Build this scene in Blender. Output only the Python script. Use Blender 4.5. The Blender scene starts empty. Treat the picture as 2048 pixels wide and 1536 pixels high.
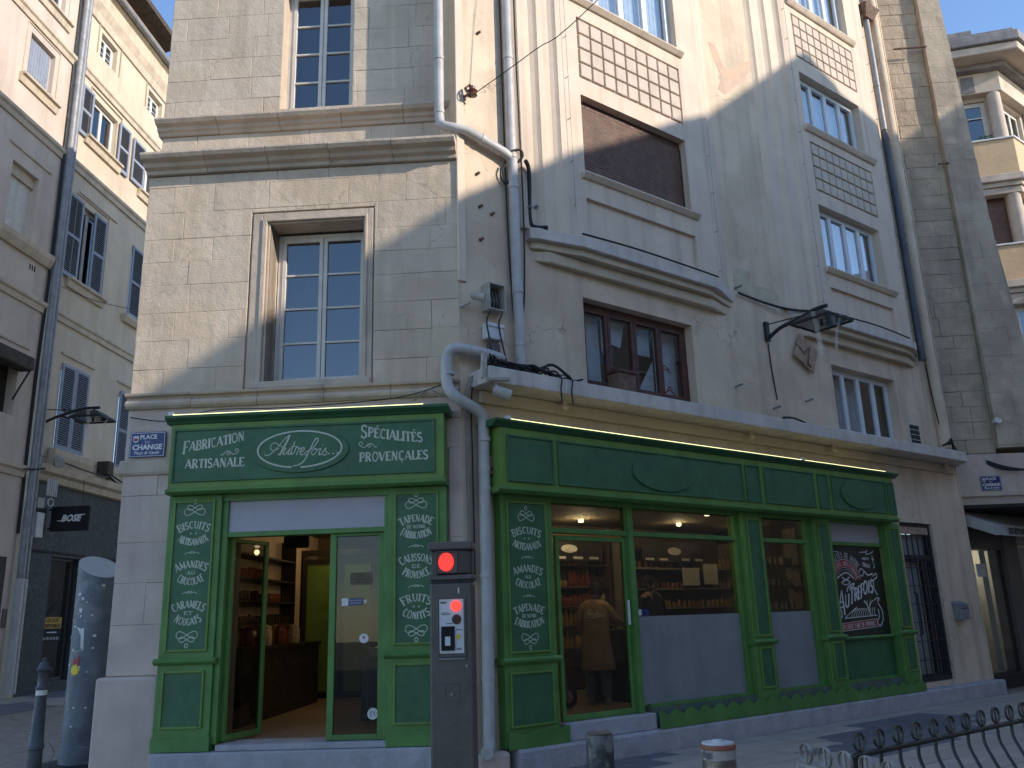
import bpy, bmesh, math, random
from mathutils import Vector, Matrix, Quaternion
random.seed(7)
R_ = math.radians
scene = bpy.context.scene
COL = scene.collection

# ------------------------------------------------------------------ camera
PITCH, ROLL, FPX = 0.2676, -0.0325, 1718.3
cam_d = bpy.data.cameras.new('camera'); cam = bpy.data.objects.new('camera', cam_d); COL.objects.link(cam)
cam_d.sensor_width = 36.0; cam_d.lens = 36.0*FPX/2048.0; cam_d.clip_start = .05; cam_d.clip_end = 2000
fw = Vector((0, math.cos(PITCH), math.sin(PITCH))); up0 = Vector((0, -math.sin(PITCH), math.cos(PITCH))); r0 = Vector((1, 0, 0))
cr = r0*math.cos(ROLL)+up0*math.sin(ROLL); cu = -r0*math.sin(ROLL)+up0*math.cos(ROLL)
cam.matrix_world = Matrix(((cr.x, cu.x, -fw.x, 0), (cr.y, cu.y, -fw.y, 0), (cr.z, cu.z, -fw.z, 1.5), (0, 0, 0, 1)))
scene.camera = cam
def in_view(p, m=60):
    v = Vector(p)-Vector((0, 0, 1.5)); d = v.dot(fw)
    if d < .3: return False
    x = 1024+FPX*v.dot(cr)/d; y = 768-FPX*v.dot(cu)/d
    return -m < x < 2048+m and -m < y < 1536+m

# ------------------------------------------------------------------ light
SAZ, SEL = R_(67), R_(21.5)                       # sun: right of and in front of the facades
D = Vector((math.sin(SAZ)*math.cos(SEL), -math.cos(SAZ)*math.cos(SEL), math.sin(SEL)))
world = bpy.data.worlds.new('World'); scene.world = world; world.use_nodes = True
wn = world.node_tree.nodes; wl = world.node_tree.links
bg = wn['Background']; sky = wn.new('ShaderNodeTexSky'); sky.sky_type = 'NISHITA'; sky.sun_disc = False
sky.sun_elevation = SEL; sky.sun_rotation = math.pi-SAZ; sky.air_density = .9; sky.dust_density = .15; sky.ozone_density = 3.0
bg.inputs['Strength'].default_value = .15
hsv = wn.new('ShaderNodeHueSaturation'); hsv.inputs['Saturation'].default_value = 1.0; wl.new(sky.outputs[0], hsv.inputs['Color']); wl.new(hsv.outputs[0], bg.inputs['Color'])
sun_d = bpy.data.lights.new('sun', 'SUN'); sun = bpy.data.objects.new('sun', sun_d); COL.objects.link(sun)
sun_d.energy = 2.55; sun_d.angle = R_(.5); sun_d.color = (1.0, .90, .77)
sun.rotation_euler = D.to_track_quat('Z', 'Y').to_euler()
vs = scene.view_settings; vs.view_transform = 'Standard'; vs.look = 'None'; vs.gamma = 1; vs.use_curve_mapping = False; vs.exposure = 1.12

# ------------------------------------------------------------------ frames of the facades
class Frame:
    def __init__(s, ox, oy, ang):
        s.o = Vector((ox, oy, 0)); s.a = Vector((math.cos(ang), math.sin(ang), 0)); s.n = Vector((math.sin(ang), -math.cos(ang), 0)); s.ang = ang
    def __call__(s, a, z, w=0): return s.o+s.a*a+s.n*w+Vector((0, 0, z))
KX, KY = -.560, 9.028
FL = Frame(KX, KY, -.05)            # stone facade, runs left (a < 0) from the corner
FR = Frame(KX, KY, .658)            # plaster facade, runs right from the corner
FS = Frame(-12.635, 22.836, 1.499)  # side street facade
FN = Frame(8.22, 15.92, -.05)       # tall party wall
FB = Frame(8.22, 15.82, .658)       # shop under the party wall
FF = Frame(11.0, 24.0, -.24)        # far building, left face
FF2 = Frame(11.0+4.35*math.cos(-.24), 24.0+4.35*math.sin(-.24), .658)
FG = Frame(0, 0, 0)

# ------------------------------------------------------------------ objects
def tag(o, label=None, cat=None, group=None, kind=None):
    if label: o['label'] = label
    if cat: o['category'] = cat
    if group: o['group'] = group
    if kind: o['kind'] = kind
    return o
def thing(name, loc, label, cat, group=None):
    o = bpy.data.objects.new(name, None); COL.objects.link(o); o.location = loc; o.empty_display_size = .1
    return tag(o, label, cat, group)
def wloc(p):
    v = Vector((0, 0, 0))
    while p is not None: v += p.location; p = p.parent
    return v
class MB:
    def __init__(s): s.v = []; s.f = []
    def add(s, vs, fs):
        n = len(s.v); s.v += [Vector(p) for p in vs]; s.f += [tuple(i+n for i in f) for f in fs]; return s
    def hexa(s, p):  # 8 points: bottom 4 ccw, top 4
        return s.add(p, [(3, 2, 1, 0), (4, 5, 6, 7), (0, 1, 5, 4), (1, 2, 6, 5), (2, 3, 7, 6), (3, 0, 4, 7)])
    def box(s, F, a0, a1, z0, z1, w0, w1):
        return s.hexa([F(a0, z0, w1), F(a1, z0, w1), F(a1, z0, w0), F(a0, z0, w0), F(a0, z1, w1), F(a1, z1, w1), F(a1, z1, w0), F(a0, z1, w0)])
    def quad(s, F, q, w0, w1):   # q: 4 (a,z) points, ccw seen from outside
        return s.poly(F, q, w0, w1)
    def poly(s, F, q, w0, w1):
        n = len(q); vs = [F(a, z, w1) for a, z in q]+[F(a, z, w0) for a, z in q]
        fs = [tuple(range(n)), tuple(range(2*n-1, n-1, -1))]+[(i, i+n, (i+1) % n+n, (i+1) % n) for i in range(n)]
        return s.add(vs, fs)
    def plan(s, F, q, z0, z1):   # q: (a,w) polygon
        n = len(q); vs = [F(a, z0, w) for a, w in q]+[F(a, z1, w) for a, w in q]
        fs = [tuple(range(n-1, -1, -1)), tuple(range(n, 2*n))]+[(i, (i+1) % n, (i+1) % n+n, i+n) for i in range(n)]
        return s.add(vs, fs)
    def prof(s, F, a0, a1, q, da0=0, da1=0):    # q: (w,z) profile closed; extruded along a
        n = len(q); vs = [F(a0, z, w) for w, z in q]+[F(a1, z, w) for w, z in q]
        fs = [tuple(range(n)), tuple(range(2*n-1, n-1, -1))]+[(i, i+n, (i+1) % n+n, (i+1) % n) for i in range(n)]
        return s.add(vs, fs)
    def frame(s, F, a0, a1, z0, z1, w0, w1, t, tb=None, tt=None):
        tb = t if tb is None else tb; tt = t if tt is None else tt
        s.box(F, a0, a0+t, z0, z1, w0, w1); s.box(F, a1-t, a1, z0, z1, w0, w1)
        s.box(F, a0+t, a1-t, z0, z0+tb, w0, w1); s.box(F, a0+t, a1-t, z1-tt, z1, w0, w1); return s
    def cyl(s, p0, p1, r0, r1=None, n=12, cap=True):
        p0 = Vector(p0); p1 = Vector(p1); r1 = r0 if r1 is None else r1
        d = (p1-p0).normalized(); x = d.orthogonal().normalized(); y = d.cross(x)
        vs = [p0+x*r0*math.cos(2*math.pi*i/n)+y*r0*math.sin(2*math.pi*i/n) for i in range(n)]
        vs += [p1+x*r1*math.cos(2*math.pi*i/n)+y*r1*math.sin(2*math.pi*i/n) for i in range(n)]
        fs = [(i, (i+1) % n, (i+1) % n+n, i+n) for i in range(n)]
        if cap: fs += [tuple(range(n-1, -1, -1)), tuple(range(n, 2*n))]
        return s.add(vs, fs)
    def tube(s, pts, r, n=8, closed=False):
        pts = [Vector(p) for p in pts]; m = len(pts); vs = []; prev = None
        for i, p in enumerate(pts):
            if closed: d = pts[(i+1) % m]-pts[i-1]
            else: d = pts[min(i+1, m-1)]-pts[max(i-1, 0)]
            d.normalize()
            x = d.orthogonal().normalized() if prev is None else (prev-d*prev.dot(d)).normalized()
            prev = x; y = d.cross(x); rr = r[i] if isinstance(r, (list, tuple)) else r
            vs += [p+x*rr*math.cos(2*math.pi*k/n)+y*rr*math.sin(2*math.pi*k/n) for k in range(n)]
        fs = []
        for i in range(m if closed else m-1):
            j = (i+1) % m
            fs += [(i*n+k, i*n+(k+1) % n, j*n+(k+1) % n, j*n+k) for k in range(n)]
        if not closed: fs += [tuple(range(n-1, -1, -1)), tuple((m-1)*n+k for k in range(n))]
        return s.add(vs, fs)
    def lathe(s, c, pr, n=16, sx=1, sy=1):  # pr: (r,z)
        c = Vector(c); vs = []
        for r, z in pr: vs += [c+Vector((r*sx*math.cos(2*math.pi*k/n), r*sy*math.sin(2*math.pi*k/n), z)) for k in range(n)]
        fs = []
        for i in range(len(pr)-1): fs += [(i*n+k, i*n+(k+1) % n, (i+1)*n+(k+1) % n, (i+1)*n+k) for k in range(n)]
        fs += [tuple(range(n-1, -1, -1)), tuple((len(pr)-1)*n+k for k in range(n))]
        return s.add(vs, fs)
    def ribbon(s, F, w, pts, wd, th=0):  # flat stroke; pts (a,z)
        m = len(pts); L = []; Rr = []
        for i, (a, z) in enumerate(pts):
            p0 = pts[max(i-1, 0)]; p1 = pts[min(i+1, m-1)]; dx = p1[0]-p0[0]; dz = p1[1]-p0[1]; l = math.hypot(dx, dz) or 1
            h = (wd[i] if isinstance(wd, (list, tuple)) else wd)/2
            L.append((a-dz/l*h, z+dx/l*h)); Rr.append((a+dz/l*h, z-dx/l*h))
        vs = [F(a, z, w) for a, z in L]+[F(a, z, w) for a, z in Rr]
        return s.add(vs, [(i+m, i+1+m, i+1, i) for i in range(m-1)])
    def build(s, name, m, parent=None, smooth=False, kind=None, bevel=0, label=None, origin=None):
        o0 = wloc(parent) if parent is not None else (Vector(origin) if origin is not None else Vector((0, 0, 0)))
        me = bpy.data.meshes.new(name); me.from_pydata([tuple(p-o0) for p in s.v], [], s.f)
        me.validate(); me.materials.append(m)
        if smooth: me.shade_smooth()
        o = bpy.data.objects.new(name, me); COL.objects.link(o)
        if parent is not None: o.parent = parent
        else: o.location = o0
        if bevel:
            b = o.modifiers.new('bevel', 'BEVEL'); b.width = bevel; b.segments = 2; b.limit_method = 'ANGLE'; b.angle_limit = R_(40)
        if smooth:
            try:
                bm = bmesh.new(); bm.from_mesh(me)
                for e in bm.edges:
                    if len(e.link_faces) == 2 and e.calc_face_angle(0) > R_(40): e.smooth = False
                bm.to_mesh(me); bm.free()
            except Exception: pass
        return tag(o, label=label, kind=kind)
def box(F, name, m, parent, a0, a1, z0, z1, w0, w1, **k): return MB().box(F, a0, a1, z0, z1, w0, w1).build(name, m, parent, **k)
def inst(me, name, loc, parent=None, rz=0, sc=None, tilt=None, label=None, kind=None):
    o = bpy.data.objects.new(name, me); COL.objects.link(o)
    o.location = Vector(loc)-(wloc(parent) if parent is not None else Vector((0, 0, 0)))
    if tilt: o.rotation_euler = tilt
    else: o.rotation_euler = (0, 0, rz)
    if sc: o.scale = sc
    if parent is not None: o.parent = parent
    return tag(o, label=label, kind=kind)
def copy_tree(o, parent=None):
    c = o.copy(); COL.objects.link(c); c.parent = parent
    for ch in list(o.children): copy_tree(ch, c)
    return c
def submesh(rects, holes):          # subtract hole rects from a list of rects
    out = list(rects)
    for (h0, h1, g0, g1) in holes:
        nx = []
        for (a0, a1, z0, z1) in out:
            if h1 <= a0 or h0 >= a1 or g1 <= z0 or g0 >= z1: nx.append((a0, a1, z0, z1)); continue
            if a0 < h0: nx.append((a0, h0, z0, z1))
            if a1 > h1: nx.append((h1, a1, z0, z1))
            m0, m1 = max(a0, h0), min(a1, h1)
            if z0 < g0: nx.append((m0, m1, z0, g0))
            if z1 > g1: nx.append((m0, m1, g1, z1))
        out = nx
    return out
def wall(F, name, m, parent, a0, a1, z0, z1, w0, w1, holes, **k):
    b = MB()
    for r in submesh([(a0, a1, z0, z1)], holes): b.box(F, r[0], r[1], r[2], r[3], w0, w1)
    return b.build(name, m, parent, **k)

# ------------------------------------------------------------------ materials
def mat(name, col, rough=.8, var=.12, scale=5., bump=.15, bscale=70., metal=0., stain=0., srough=1.0, rnd=0., blotch=None, bl_amt=.5, bl_scale=1.6, spec=.5, cracks=0, streak=(5, 5, .5)):
    m = bpy.data.materials.new(name); m.use_nodes = True; nt = m.node_tree; N = nt.nodes; L = nt.links
    b = N['Principled BSDF']; b.inputs['Roughness'].default_value = rough; b.inputs['Metallic'].default_value = metal
    b.inputs['Specular IOR Level'].default_value = spec
    g = N.new('ShaderNodeNewGeometry'); src = g.outputs['Position']
    def noise(sc, det=4, vec=None):
        n = N.new('ShaderNodeTexNoise'); n.inputs['Scale'].default_value = sc; n.inputs['Detail'].default_value = det
        L.new(vec or src, n.inputs['Vector']); return n.outputs['Fac']
    def mixc(fac, a, bb, mode='MIX'):
        x = N.new('ShaderNodeMix'); x.data_type = 'RGBA'; x.blend_type = mode
        if hasattr(fac, 'links') or not isinstance(fac, float): L.new(fac, x.inputs[0])
        else: x.inputs[0].default_value = fac
        for i, q in ((6, a), (7, bb)):
            if isinstance(q, tuple): x.inputs[i].default_value = (*q[:3], 1)
            else: L.new(q, x.inputs[i])
        return x.outputs[2]
    def ramp(v, lo, hi, a=0., bb=1.):
        r = N.new('ShaderNodeMapRange'); r.inputs[1].default_value = lo; r.inputs[2].default_value = hi
        r.inputs[3].default_value = a; r.inputs[4].default_value = bb; L.new(v, r.inputs[0]); return r.outputs[0]
    dark = tuple(c*(1-var*1.6) for c in col); light = tuple(min(1, c*(1+var)) for c in col)
    c = mixc(ramp(noise(scale), .3, .7), dark, light)
    c = mixc(ramp(noise(scale*7, 3), .3, .75, 0., .35), c, tuple(x*(1-var*1.5) for x in col))
    if blotch: c = mixc(ramp(noise(bl_scale, 6), .52, .60, 0., bl_amt), c, blotch)
    if stain:
        mp = N.new('ShaderNodeMapping'); mp.inputs['Scale'].default_value = streak; L.new(src, mp.inputs['Vector'])
        c = mixc(ramp(noise(1., 6, mp.outputs[0]), .50, .74, 0., stain), c, tuple(x*.42 for x in col))
    if cracks:
        ds_ = N.new('ShaderNodeVectorMath'); ds_.operation = 'ADD'; nn = N.new('ShaderNodeTexNoise'); nn.inputs['Scale'].default_value = 2.3; nn.inputs['Detail'].default_value = 5; L.new(src, nn.inputs['Vector'])
        L.new(src, ds_.inputs[0]); L.new(nn.outputs['Color'], ds_.inputs[1]); vo = N.new('ShaderNodeTexVoronoi'); vo.feature = 'DISTANCE_TO_EDGE'; vo.inputs['Scale'].default_value = .55; L.new(ds_.outputs[0], vo.inputs['Vector'])
        cm = N.new('ShaderNodeMath'); cm.operation = 'MULTIPLY'; L.new(ramp(vo.outputs['Distance'], .0, .006, cracks, 0.), cm.inputs[0]); L.new(ramp(noise(.9), .45, .6), cm.inputs[1])
        c = mixc(cm.outputs[0], c, tuple(x*.35 for x in col))
    if rnd:
        oi = N.new('ShaderNodeObjectInfo')
        c = mixc(ramp(oi.outputs['Random'], 0, 1, 0., rnd), c, tuple(x*.55 for x in col))
    L.new(c, b.inputs['Base Color'])
    if bump:
        bn = N.new('ShaderNodeBump'); bn.inputs['Strength'].default_value = min(1, bump*2); bn.inputs['Distance'].default_value = .012
        h = noise(bscale, 5); h2 = noise(bscale/6, 4)
        ad = N.new('ShaderNodeMath'); ad.operation = 'ADD'; L.new(h, ad.inputs[0]); 
        ml = N.new('ShaderNodeMath'); ml.operation = 'MULTIPLY'; ml.inputs[1].default_value = 2.5; L.new(h2, ml.inputs[0]); L.new(ml.outputs[0], ad.inputs[1])
        L.new(ad.outputs[0], bn.inputs['Height']); L.new(bn.outputs[0], b.inputs['Normal'])
    if rough < .7:
        L.new(ramp(noise(scale*3), .3, .7, rough*.85, min(1, rough*1.25)), b.inputs['Roughness'])
    return m
def glassm(name, tint=(.9, .95, .95), ior=1.5, rough=0., bump=.12):
    m = bpy.data.materials.new(name); m.use_nodes = True; nt = m.node_tree; N = nt.nodes; L = nt.links
    N.remove(N['Principled BSDF']); out = N['Material Output']
    t = N.new('ShaderNodeBsdfTransparent'); t.inputs[0].default_value = (*tint, 1)
    gl = N.new('ShaderNodeBsdfGlossy'); gl.inputs['Roughness'].default_value = rough; gl.inputs['Color'].default_value = (1, 1, 1, 1)
    fr = N.new('ShaderNodeFresnel'); fr.inputs['IOR'].default_value = ior
    g = N.new('ShaderNodeNewGeometry'); nz = N.new('ShaderNodeTexNoise'); nz.inputs['Scale'].default_value = 1.4; L.new(g.outputs['Position'], nz.inputs['Vector'])
    bn = N.new('ShaderNodeBump'); bn.inputs['Strength'].default_value = bump; bn.inputs['Distance'].default_value = .02; L.new(nz.outputs['Fac'], bn.inputs['Height']); L.new(bn.outputs[0], gl.inputs['Normal'])
    inv = N.new('ShaderNodeMath'); inv.operation = 'SUBTRACT'; inv.inputs[0].default_value = 1; L.new(g.outputs['Backfacing'], inv.inputs[1])
    mu = N.new('ShaderNodeMath'); mu.operation = 'MULTIPLY'; L.new(inv.outputs[0], mu.inputs[0]); L.new(fr.outputs[0], mu.inputs[1])      # only the outer face mirrors; no trapped light inside the pane
    mx = N.new('ShaderNodeMixShader'); L.new(mu.outputs[0], mx.inputs[0]); L.new(t.outputs[0], mx.inputs[1]); L.new(gl.outputs[0], mx.inputs[2]); L.new(mx.outputs[0], out.inputs[0])
    return m
def emis(name, col, s):
    m = bpy.data.materials.new(name); m.use_nodes = True; b = m.node_tree.nodes['Principled BSDF']
    b.inputs['Base Color'].default_value = (*col, 1); b.inputs['Emission Color'].default_value = (*col, 1); b.inputs['Emission Strength'].default_value = s
    return m
M = dict(
 stone=mat('stone', (.58, .465, .355), .9, .09, 2.0, .22, 40, stain=.34, rnd=.14, blotch=(.47, .355, .23), bl_amt=.35, cracks=.5),
 stone_wall=mat('stone_joint', (.53, .425, .325), .95, .10, 4, .15, 50, stain=.2),
 stone_trim=mat('stone_trim', (.52, .42, .33), .9, .10, 3, .22, 45, stain=.45, streak=(3, 3, 1.2)),
 stone_low=mat('pink_limestone', (.58, .455, .385), .85, .10, 2.5, .2, 40, stain=.25, rnd=.12),
 plaster=mat('cream_plaster', (.65, .51, .375), .9, .09, 1.6, .16, 55, stain=.42, streak=(4, 4, .35), blotch=(.50, .385, .27), bl_amt=.45, bl_scale=1.3, cracks=.8),
 bay=mat('painted_render', (.64, .515, .40), .85, .06, 2.2, .10, 60, stain=.38, streak=(6, 6, .4)),
 tilec=mat('relief_render', (.58, .475, .38), .9, .07, 4, .2, 70, stain=.1, rnd=.08),
 slab=mat('concrete_white', (.60, .53, .47), .85, .10, 3, .25, 50, stain=.36, streak=(7, 7, .8)),
 soffit=mat('cream_soffit', (.55, .45, .33), .9, .08, 2.0, .15, 50, stain=.15),
 plinth=mat('grey_stone_plinth', (.42, .395, .41), .85, .12, 4, .35, 60, stain=.2),
 green=mat('mid_green_paint', (.095, .225, .052), .5, .14, 4, .08, 50, stain=.28),
 dgreen=mat('dark_green_paint', (.038, .125, .052), .5, .14, 4, .06, 60, stain=.25),
 lgreen=mat('leaf_green_paint', (.135, .245, .045), .5, .14, 4, .08, 50, stain=.25),
 cream=mat('cream_lettering', (.52, .55, .44), .6, .05, 5, 0),
 pvc=mat('grey_pvc', (.46, .44, .42), .5, .10, 6, .06, 60, stain=.3, streak=(9, 9, 2)),
 zinc=mat('zinc', (.25, .25, .26), .5, .15, 5, .1, 50, metal=.2, stain=.3),
 dzinc=mat('dark_zinc', (.085, .09, .105), .5, .2, 5, .15, 50, metal=.3, stain=.3),
 iron=mat('black_iron', (.018, .02, .024), .5, .3, 12, .15, 80),
 cable=mat('black_rubber', (.012, .012, .015), .6, .2, 9, 0),
 gcable=mat('grey_cable', (.25, .23, .20), .7, .2, 9, 0),
 white=mat('white_paint', (.70, .69, .67), .55, .06, 5, .05, 60, stain=.15),
 wframe=mat('window_white', (.62, .58, .52), .6, .08, 6, .08, 60, stain=.25),
 alu=mat('white_alu', (.62, .63, .66), .4, .04, 6, 0),
 bframe=mat('oxblood_wood', (.095, .035, .025), .6, .25, 8, .2, 60, stain=.3),
 brown=mat('brown_slats', (.16, .085, .055), .55, .2, 7, .12, 60, rnd=.2, stain=.35),
 curtain=mat('net_curtain', (.62, .64, .66), .95, .10, 7, .3, 18),
 board=mat('raw_board', (.42, .28, .19), .85, .2, 9, .2, 60, stain=.4),
 dark=mat('dark_room', (.03, .026, .022), .9, .2, 3, 0),
 opal=mat('frosted_film', (.235, .245, .25), .35, .10, 2.2, .02, 60, stain=.2),
 sillg=mat('grey_green_board', (.11, .15, .12), .7, .15, 4, .1, 50, stain=.3), dirtyw=mat('dirty_white', (.42, .39, .34), .6, .15, 9, .1, 60, stain=.4, streak=(9, 9, 9)),
 skim=mat('old_skim_patch', (.56, .40, .30), .9, .12, 3, .15, 50, blotch=(.60, .36, .20), bl_amt=.5, bl_scale=3), skim2=mat('grey_skim_patch', (.50, .43, .31), .9, .15, 4, .15, 50), opalw=mat('white_film', (.38, .36, .405), .4, .04, 3, .02, 60),
 grey=mat('grey_metal_paint', (.105, .086, .080), .45, .10, 6, .08, 90, stain=.1),
 column=mat('blue_grey_steel', (.125, .145, .175), .5, .18, 5, .15, 60, stain=.4, blotch=(.22, .24, .25), bl_amt=.45, bl_scale=3.5, streak=(8, 8, 1.5)),
 blue=mat('enamel_blue', (.012, .022, .13), .3, .05, 6, .02, 40),
 shutter=mat('grey_shutter_paint', (.26, .28, .33), .6, .10, 6, .1, 60, stain=.25),
 slat=mat('grey_slat', (.21, .225, .265), .6, .10, 9, .05, 60),
 swall=mat('ochre_render', (.58, .475, .355), .9, .08, 1.2, .2, 40, stain=.35, streak=(2.5, 2.5, .3), blotch=(.50, .39, .28), bl_amt=.35, bl_scale=.8),
 swall2=mat('pink_render', (.57, .465, .385), .9, .08, 1.2, .2, 40, stain=.35, streak=(2.5, 2.5, .3), rnd=.06),
 strim=mat('ochre_trim', (.54, .44, .33), .9, .10, 2.5, .2, 40, stain=.4),
 shopdark=mat('anthracite_front', (.028, .028, .03), .6, .1, 3, .08, 60),
 tile=mat('clay_tile', (.30, .17, .10), .85, .25, 6, .3, 30, rnd=.3),
 wood_dark=mat('old_eave_wood', (.07, .05, .035), .85, .3, 7, .3, 30),
 nwall=mat('old_rubble_stone', (.49, .385, .275), .95, .15, 2.6, .5, 22, stain=.5, rnd=.15, blotch=(.33, .27, .21), bl_amt=.5, streak=(3, 3, 1.0)),
 nwall2=mat('weathered_pier_stone', (.50, .405, .305), .95, .15, 2.2, .35, 26, stain=.45, blotch=(.34, .27, .21), bl_amt=.6, bl_scale=1.3, rnd=.15),
 fyel=mat('ochre_yellow_render', (.58, .41, .24), .85, .06, 2, .1, 40, stain=.15),
 fcre=mat('cream_concrete', (.54, .445, .36), .85, .10, 2.5, .15, 40, stain=.35, streak=(2, 2, 2)),
 fdk=mat('weathered_concrete', (.26, .24, .24), .9, .25, 2, .25, 30, stain=.5),
 pave=mat('pale_paving_stone', (.47, .40, .34), .75, .14, 3, .2, 45, rnd=.35, stain=.15, streak=(3, 3, 3)),
 paved=mat('dark_paving_stone', (.19, .18, .20), .7, .18, 4, .3, 45, rnd=.4),
 ground=mat('dark_setts', (.32, .26, .21), .85, .2, 5, .4, 30),
 counter=mat('black_panelling', (.018, .013, .012), .45, .2, 5, .05, 50),
 gold=mat('pale_line', (.20, .19, .17), .6, .1, 5, 0),
 shelf=mat('shelf_wood', (.10, .065, .035), .6, .15, 6, .1, 50),
 shelfw=mat('shelf_white', (.26, .22, .17), .6, .1, 6, .1, 50),
 floor=mat('shop_floor', (.26, .19, .13), .5, .15, 5, .05, 50),
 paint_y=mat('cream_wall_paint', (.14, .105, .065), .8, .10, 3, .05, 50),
 glass=glassm('shop_glass', (.62, .66, .64), 1.5, bump=0), glass_up=glassm('old_window_glass', (.42, .46, .50), 2.4), glass_c=glassm('clear_window_glass', (.85, .88, .90), 1.7), glass_r=glassm('window_glass', (.88, .92, .95), 2.9),
 red=emis('red_lamp', (1, .03, .02), 1.25), led=emis('led_tube', (1, .92, .45), 1.0), bulb=emis('shop_bulb', (1, .80, .5), 1.8),
 coat=mat('tan_coat', (.27, .165, .085), .9, .12, 8, .3, 60), denim=mat('denim', (.13, .15, .16), .9, .2, 12, .2, 80),
 skin=mat('skin', (.42, .25, .18), .6, .05, 8, .03, 80), hair=mat('dark_hair', (.015, .011, .01), .7, .2, 20, .3, 120), blackc=mat('black_cloth', (.012, .012, .014), .9, .1, 8, .2, 60),
 shoe=mat('tan_shoe', (.34, .25, .18), .7, .1, 9, .1, 60),
 redp=mat('red_print', (.32, .035, .035), .5, .05, 6, 0), yel=mat('yellow_sticker', (.75, .55, .03), .5, .05, 6, 0), paper=mat('paper', (.62, .60, .58), .8, .08, 9, .05, 60),
 poster=mat('poster_black', (.016, .018, .014), .35, .1, 4, 0), insul=mat('brown_ceramic', (.20, .09, .06), .35, .2, 9, .05, 60), rust=mat('rust', (.17, .10, .07), .8, .3, 14, .3, 70),
 awn=mat('awning_canvas', (.42, .40, .38), .9, .08, 4, .1, 60, stain=.15),
)
def jarmat(name, col): return mat(name, col, .25, .35, 40, 0)
JM = [jarmat('jar_amber', (.22, .10, .03)), jarmat('jar_dark', (.05, .03, .02)), jarmat('jar_red', (.20, .04, .02)), jarmat('jar_cream', (.42, .36, .26)), jarmat('jar_gold', (.35, .22, .06))]
# ------------------------------------------------------------------ lettering (flat print)
def arc(cx, cy, rx, ry, t0, t1, n=8): return [(cx+rx*math.cos(R_(t0+(t1-t0)*i/n)), cy+ry*math.sin(R_(t0+(t1-t0)*i/n))) for i in range(n+1)]
T, t_, m_ = .19, .085, .13
G = {
 'A': (.76, [([(.02, 0), (.36, 1)], t_), ([(.36, 1), (.72, 0)], T), ([(.14, .33), (.56, .33)], t_)]),
 'B': (.68, [([(.14, 0), (.14, 1)], T), ([(.14, .96)]+arc(.36, .75, .22, .21, 90, -90)+[(.14, .54)], m_), ([(.14, .53)]+arc(.38, .28, .25, .25, 90, -90)+[(.14, .03)], m_)]),
 'C': (.70, [(arc(.40, .5, .30, .46, 50, 310, 14), m_), (arc(.36, .5, .25, .44, 110, 250, 8), T)]),
 'D': (.74, [([(.14, 0), (.14, 1)], T), ([(.14, .96), (.3, .96)]+arc(.3, .5, .36, .46, 90, -90, 10)+[(.14, .04)], m_)]),
 'E': (.62, [([(.14, 0), (.14, 1)], T), ([(.1, .95), (.55, .95)], .1), ([(.14, .52), (.45, .52)], .09), ([(.1, .05), (.58, .05)], .1), ([(.55, 1), (.55, .8)], t_), ([(.58, 0), (.58, .22)], t_)]),
 'F': (.58, [([(.14, 0), (.14, 1)], T), ([(.1, .95), (.55, .95)], .1), ([(.14, .52), (.45, .52)], .09), ([(.55, 1), (.55, .8)], t_)]),
 'G': (.74, [(arc(.40, .5, .30, .46, 50, 320, 14), m_), (arc(.36, .5, .25, .44, 110, 250, 8), T), ([(.44, .42), (.68, .42)], t_), ([(.63, .42), (.63, .08)], m_)]),
 'H': (.74, [([(.14, 0), (.14, 1)], T), ([(.60, 0), (.60, 1)], T), ([(.14, .5), (.6, .5)], t_)]),
 'I': (.28, [([(.14, 0), (.14, 1)], T)]),
 'J': (.5, [([(.34, 1), (.34, .25)]+arc(.2, .22, .14, .2, 0, -170, 6), m_)]),
 'L': (.58, [([(.14, 0), (.14, 1)], T), ([(.1, .05), (.55, .05)], .1), ([(.55, 0), (.55, .25)], t_)]),
 'M': (.92, [([(.10, 0), (.14, 1)], t_), ([(.14, 1), (.45, .15)], T), ([(.45, .15), (.76, 1)], t_), ([(.76, 1), (.80, 0)], T)]),
 'N': (.78, [([(.12, 0), (.12, 1)], t_), ([(.12, 1), (.64, 0)], T), ([(.64, 0), (.64, 1)], t_)]),
 'O': (.76, [(arc(.38, .5, .32, .47, 0, 360, 18), m_), (arc(.16, .5, .05, .3, 90, 270, 4), .1), (arc(.60, .5, .05, .3, -90, 90, 4), .1)]),
 'P': (.64, [([(.14, 0), (.14, 1)], T), ([(.14, .96), (.3, .96)]+arc(.32, .71, .24, .25, 90, -90)+[(.14, .46)], m_)]),
 'Q': (.76, [(arc(.38, .5, .32, .47, 0, 360, 18), m_), ([(.42, .25), (.72, -.08)], m_)]),
 'R': (.74, [([(.14, 0), (.14, 1)], T), ([(.14, .96), (.3, .96)]+arc(.32, .73, .24, .23, 90, -90)+[(.14, .5)], m_), ([(.34, .5), (.66, 0)], T)]),
 'S': (.60, [(arc(.30, .73, .21, .23, 25, 270, 9)+arc(.30, .26, .22, .24, 90, -155, 9)[1:], .15)]),
 'T': (.66, [([(.33, 0), (.33, 1)], T), ([(.03, .95), (.63, .95)], .1), ([(.05, 1), (.05, .78)], t_), ([(.61, 1), (.61, .78)], t_)]),
 'U': (.74, [([(.14, 1), (.14, .3)]+arc(.37, .28, .23, .24, 180, 360, 8)+[(.60, 1)], m_), ([(.14, 1), (.14, .35)], T)]),
 'V': (.74, [([(.04, 1), (.38, 0)], T), ([(.38, 0), (.70, 1)], t_)]),
 'X': (.72, [([(.06, 1), (.66, 0)], T), ([(.64, 1), (.06, 0)], t_)]),
 ' ': (.36, []), '.': (.2, [([(.06, .06), (.16, .06)], .12)]),
}
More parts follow.
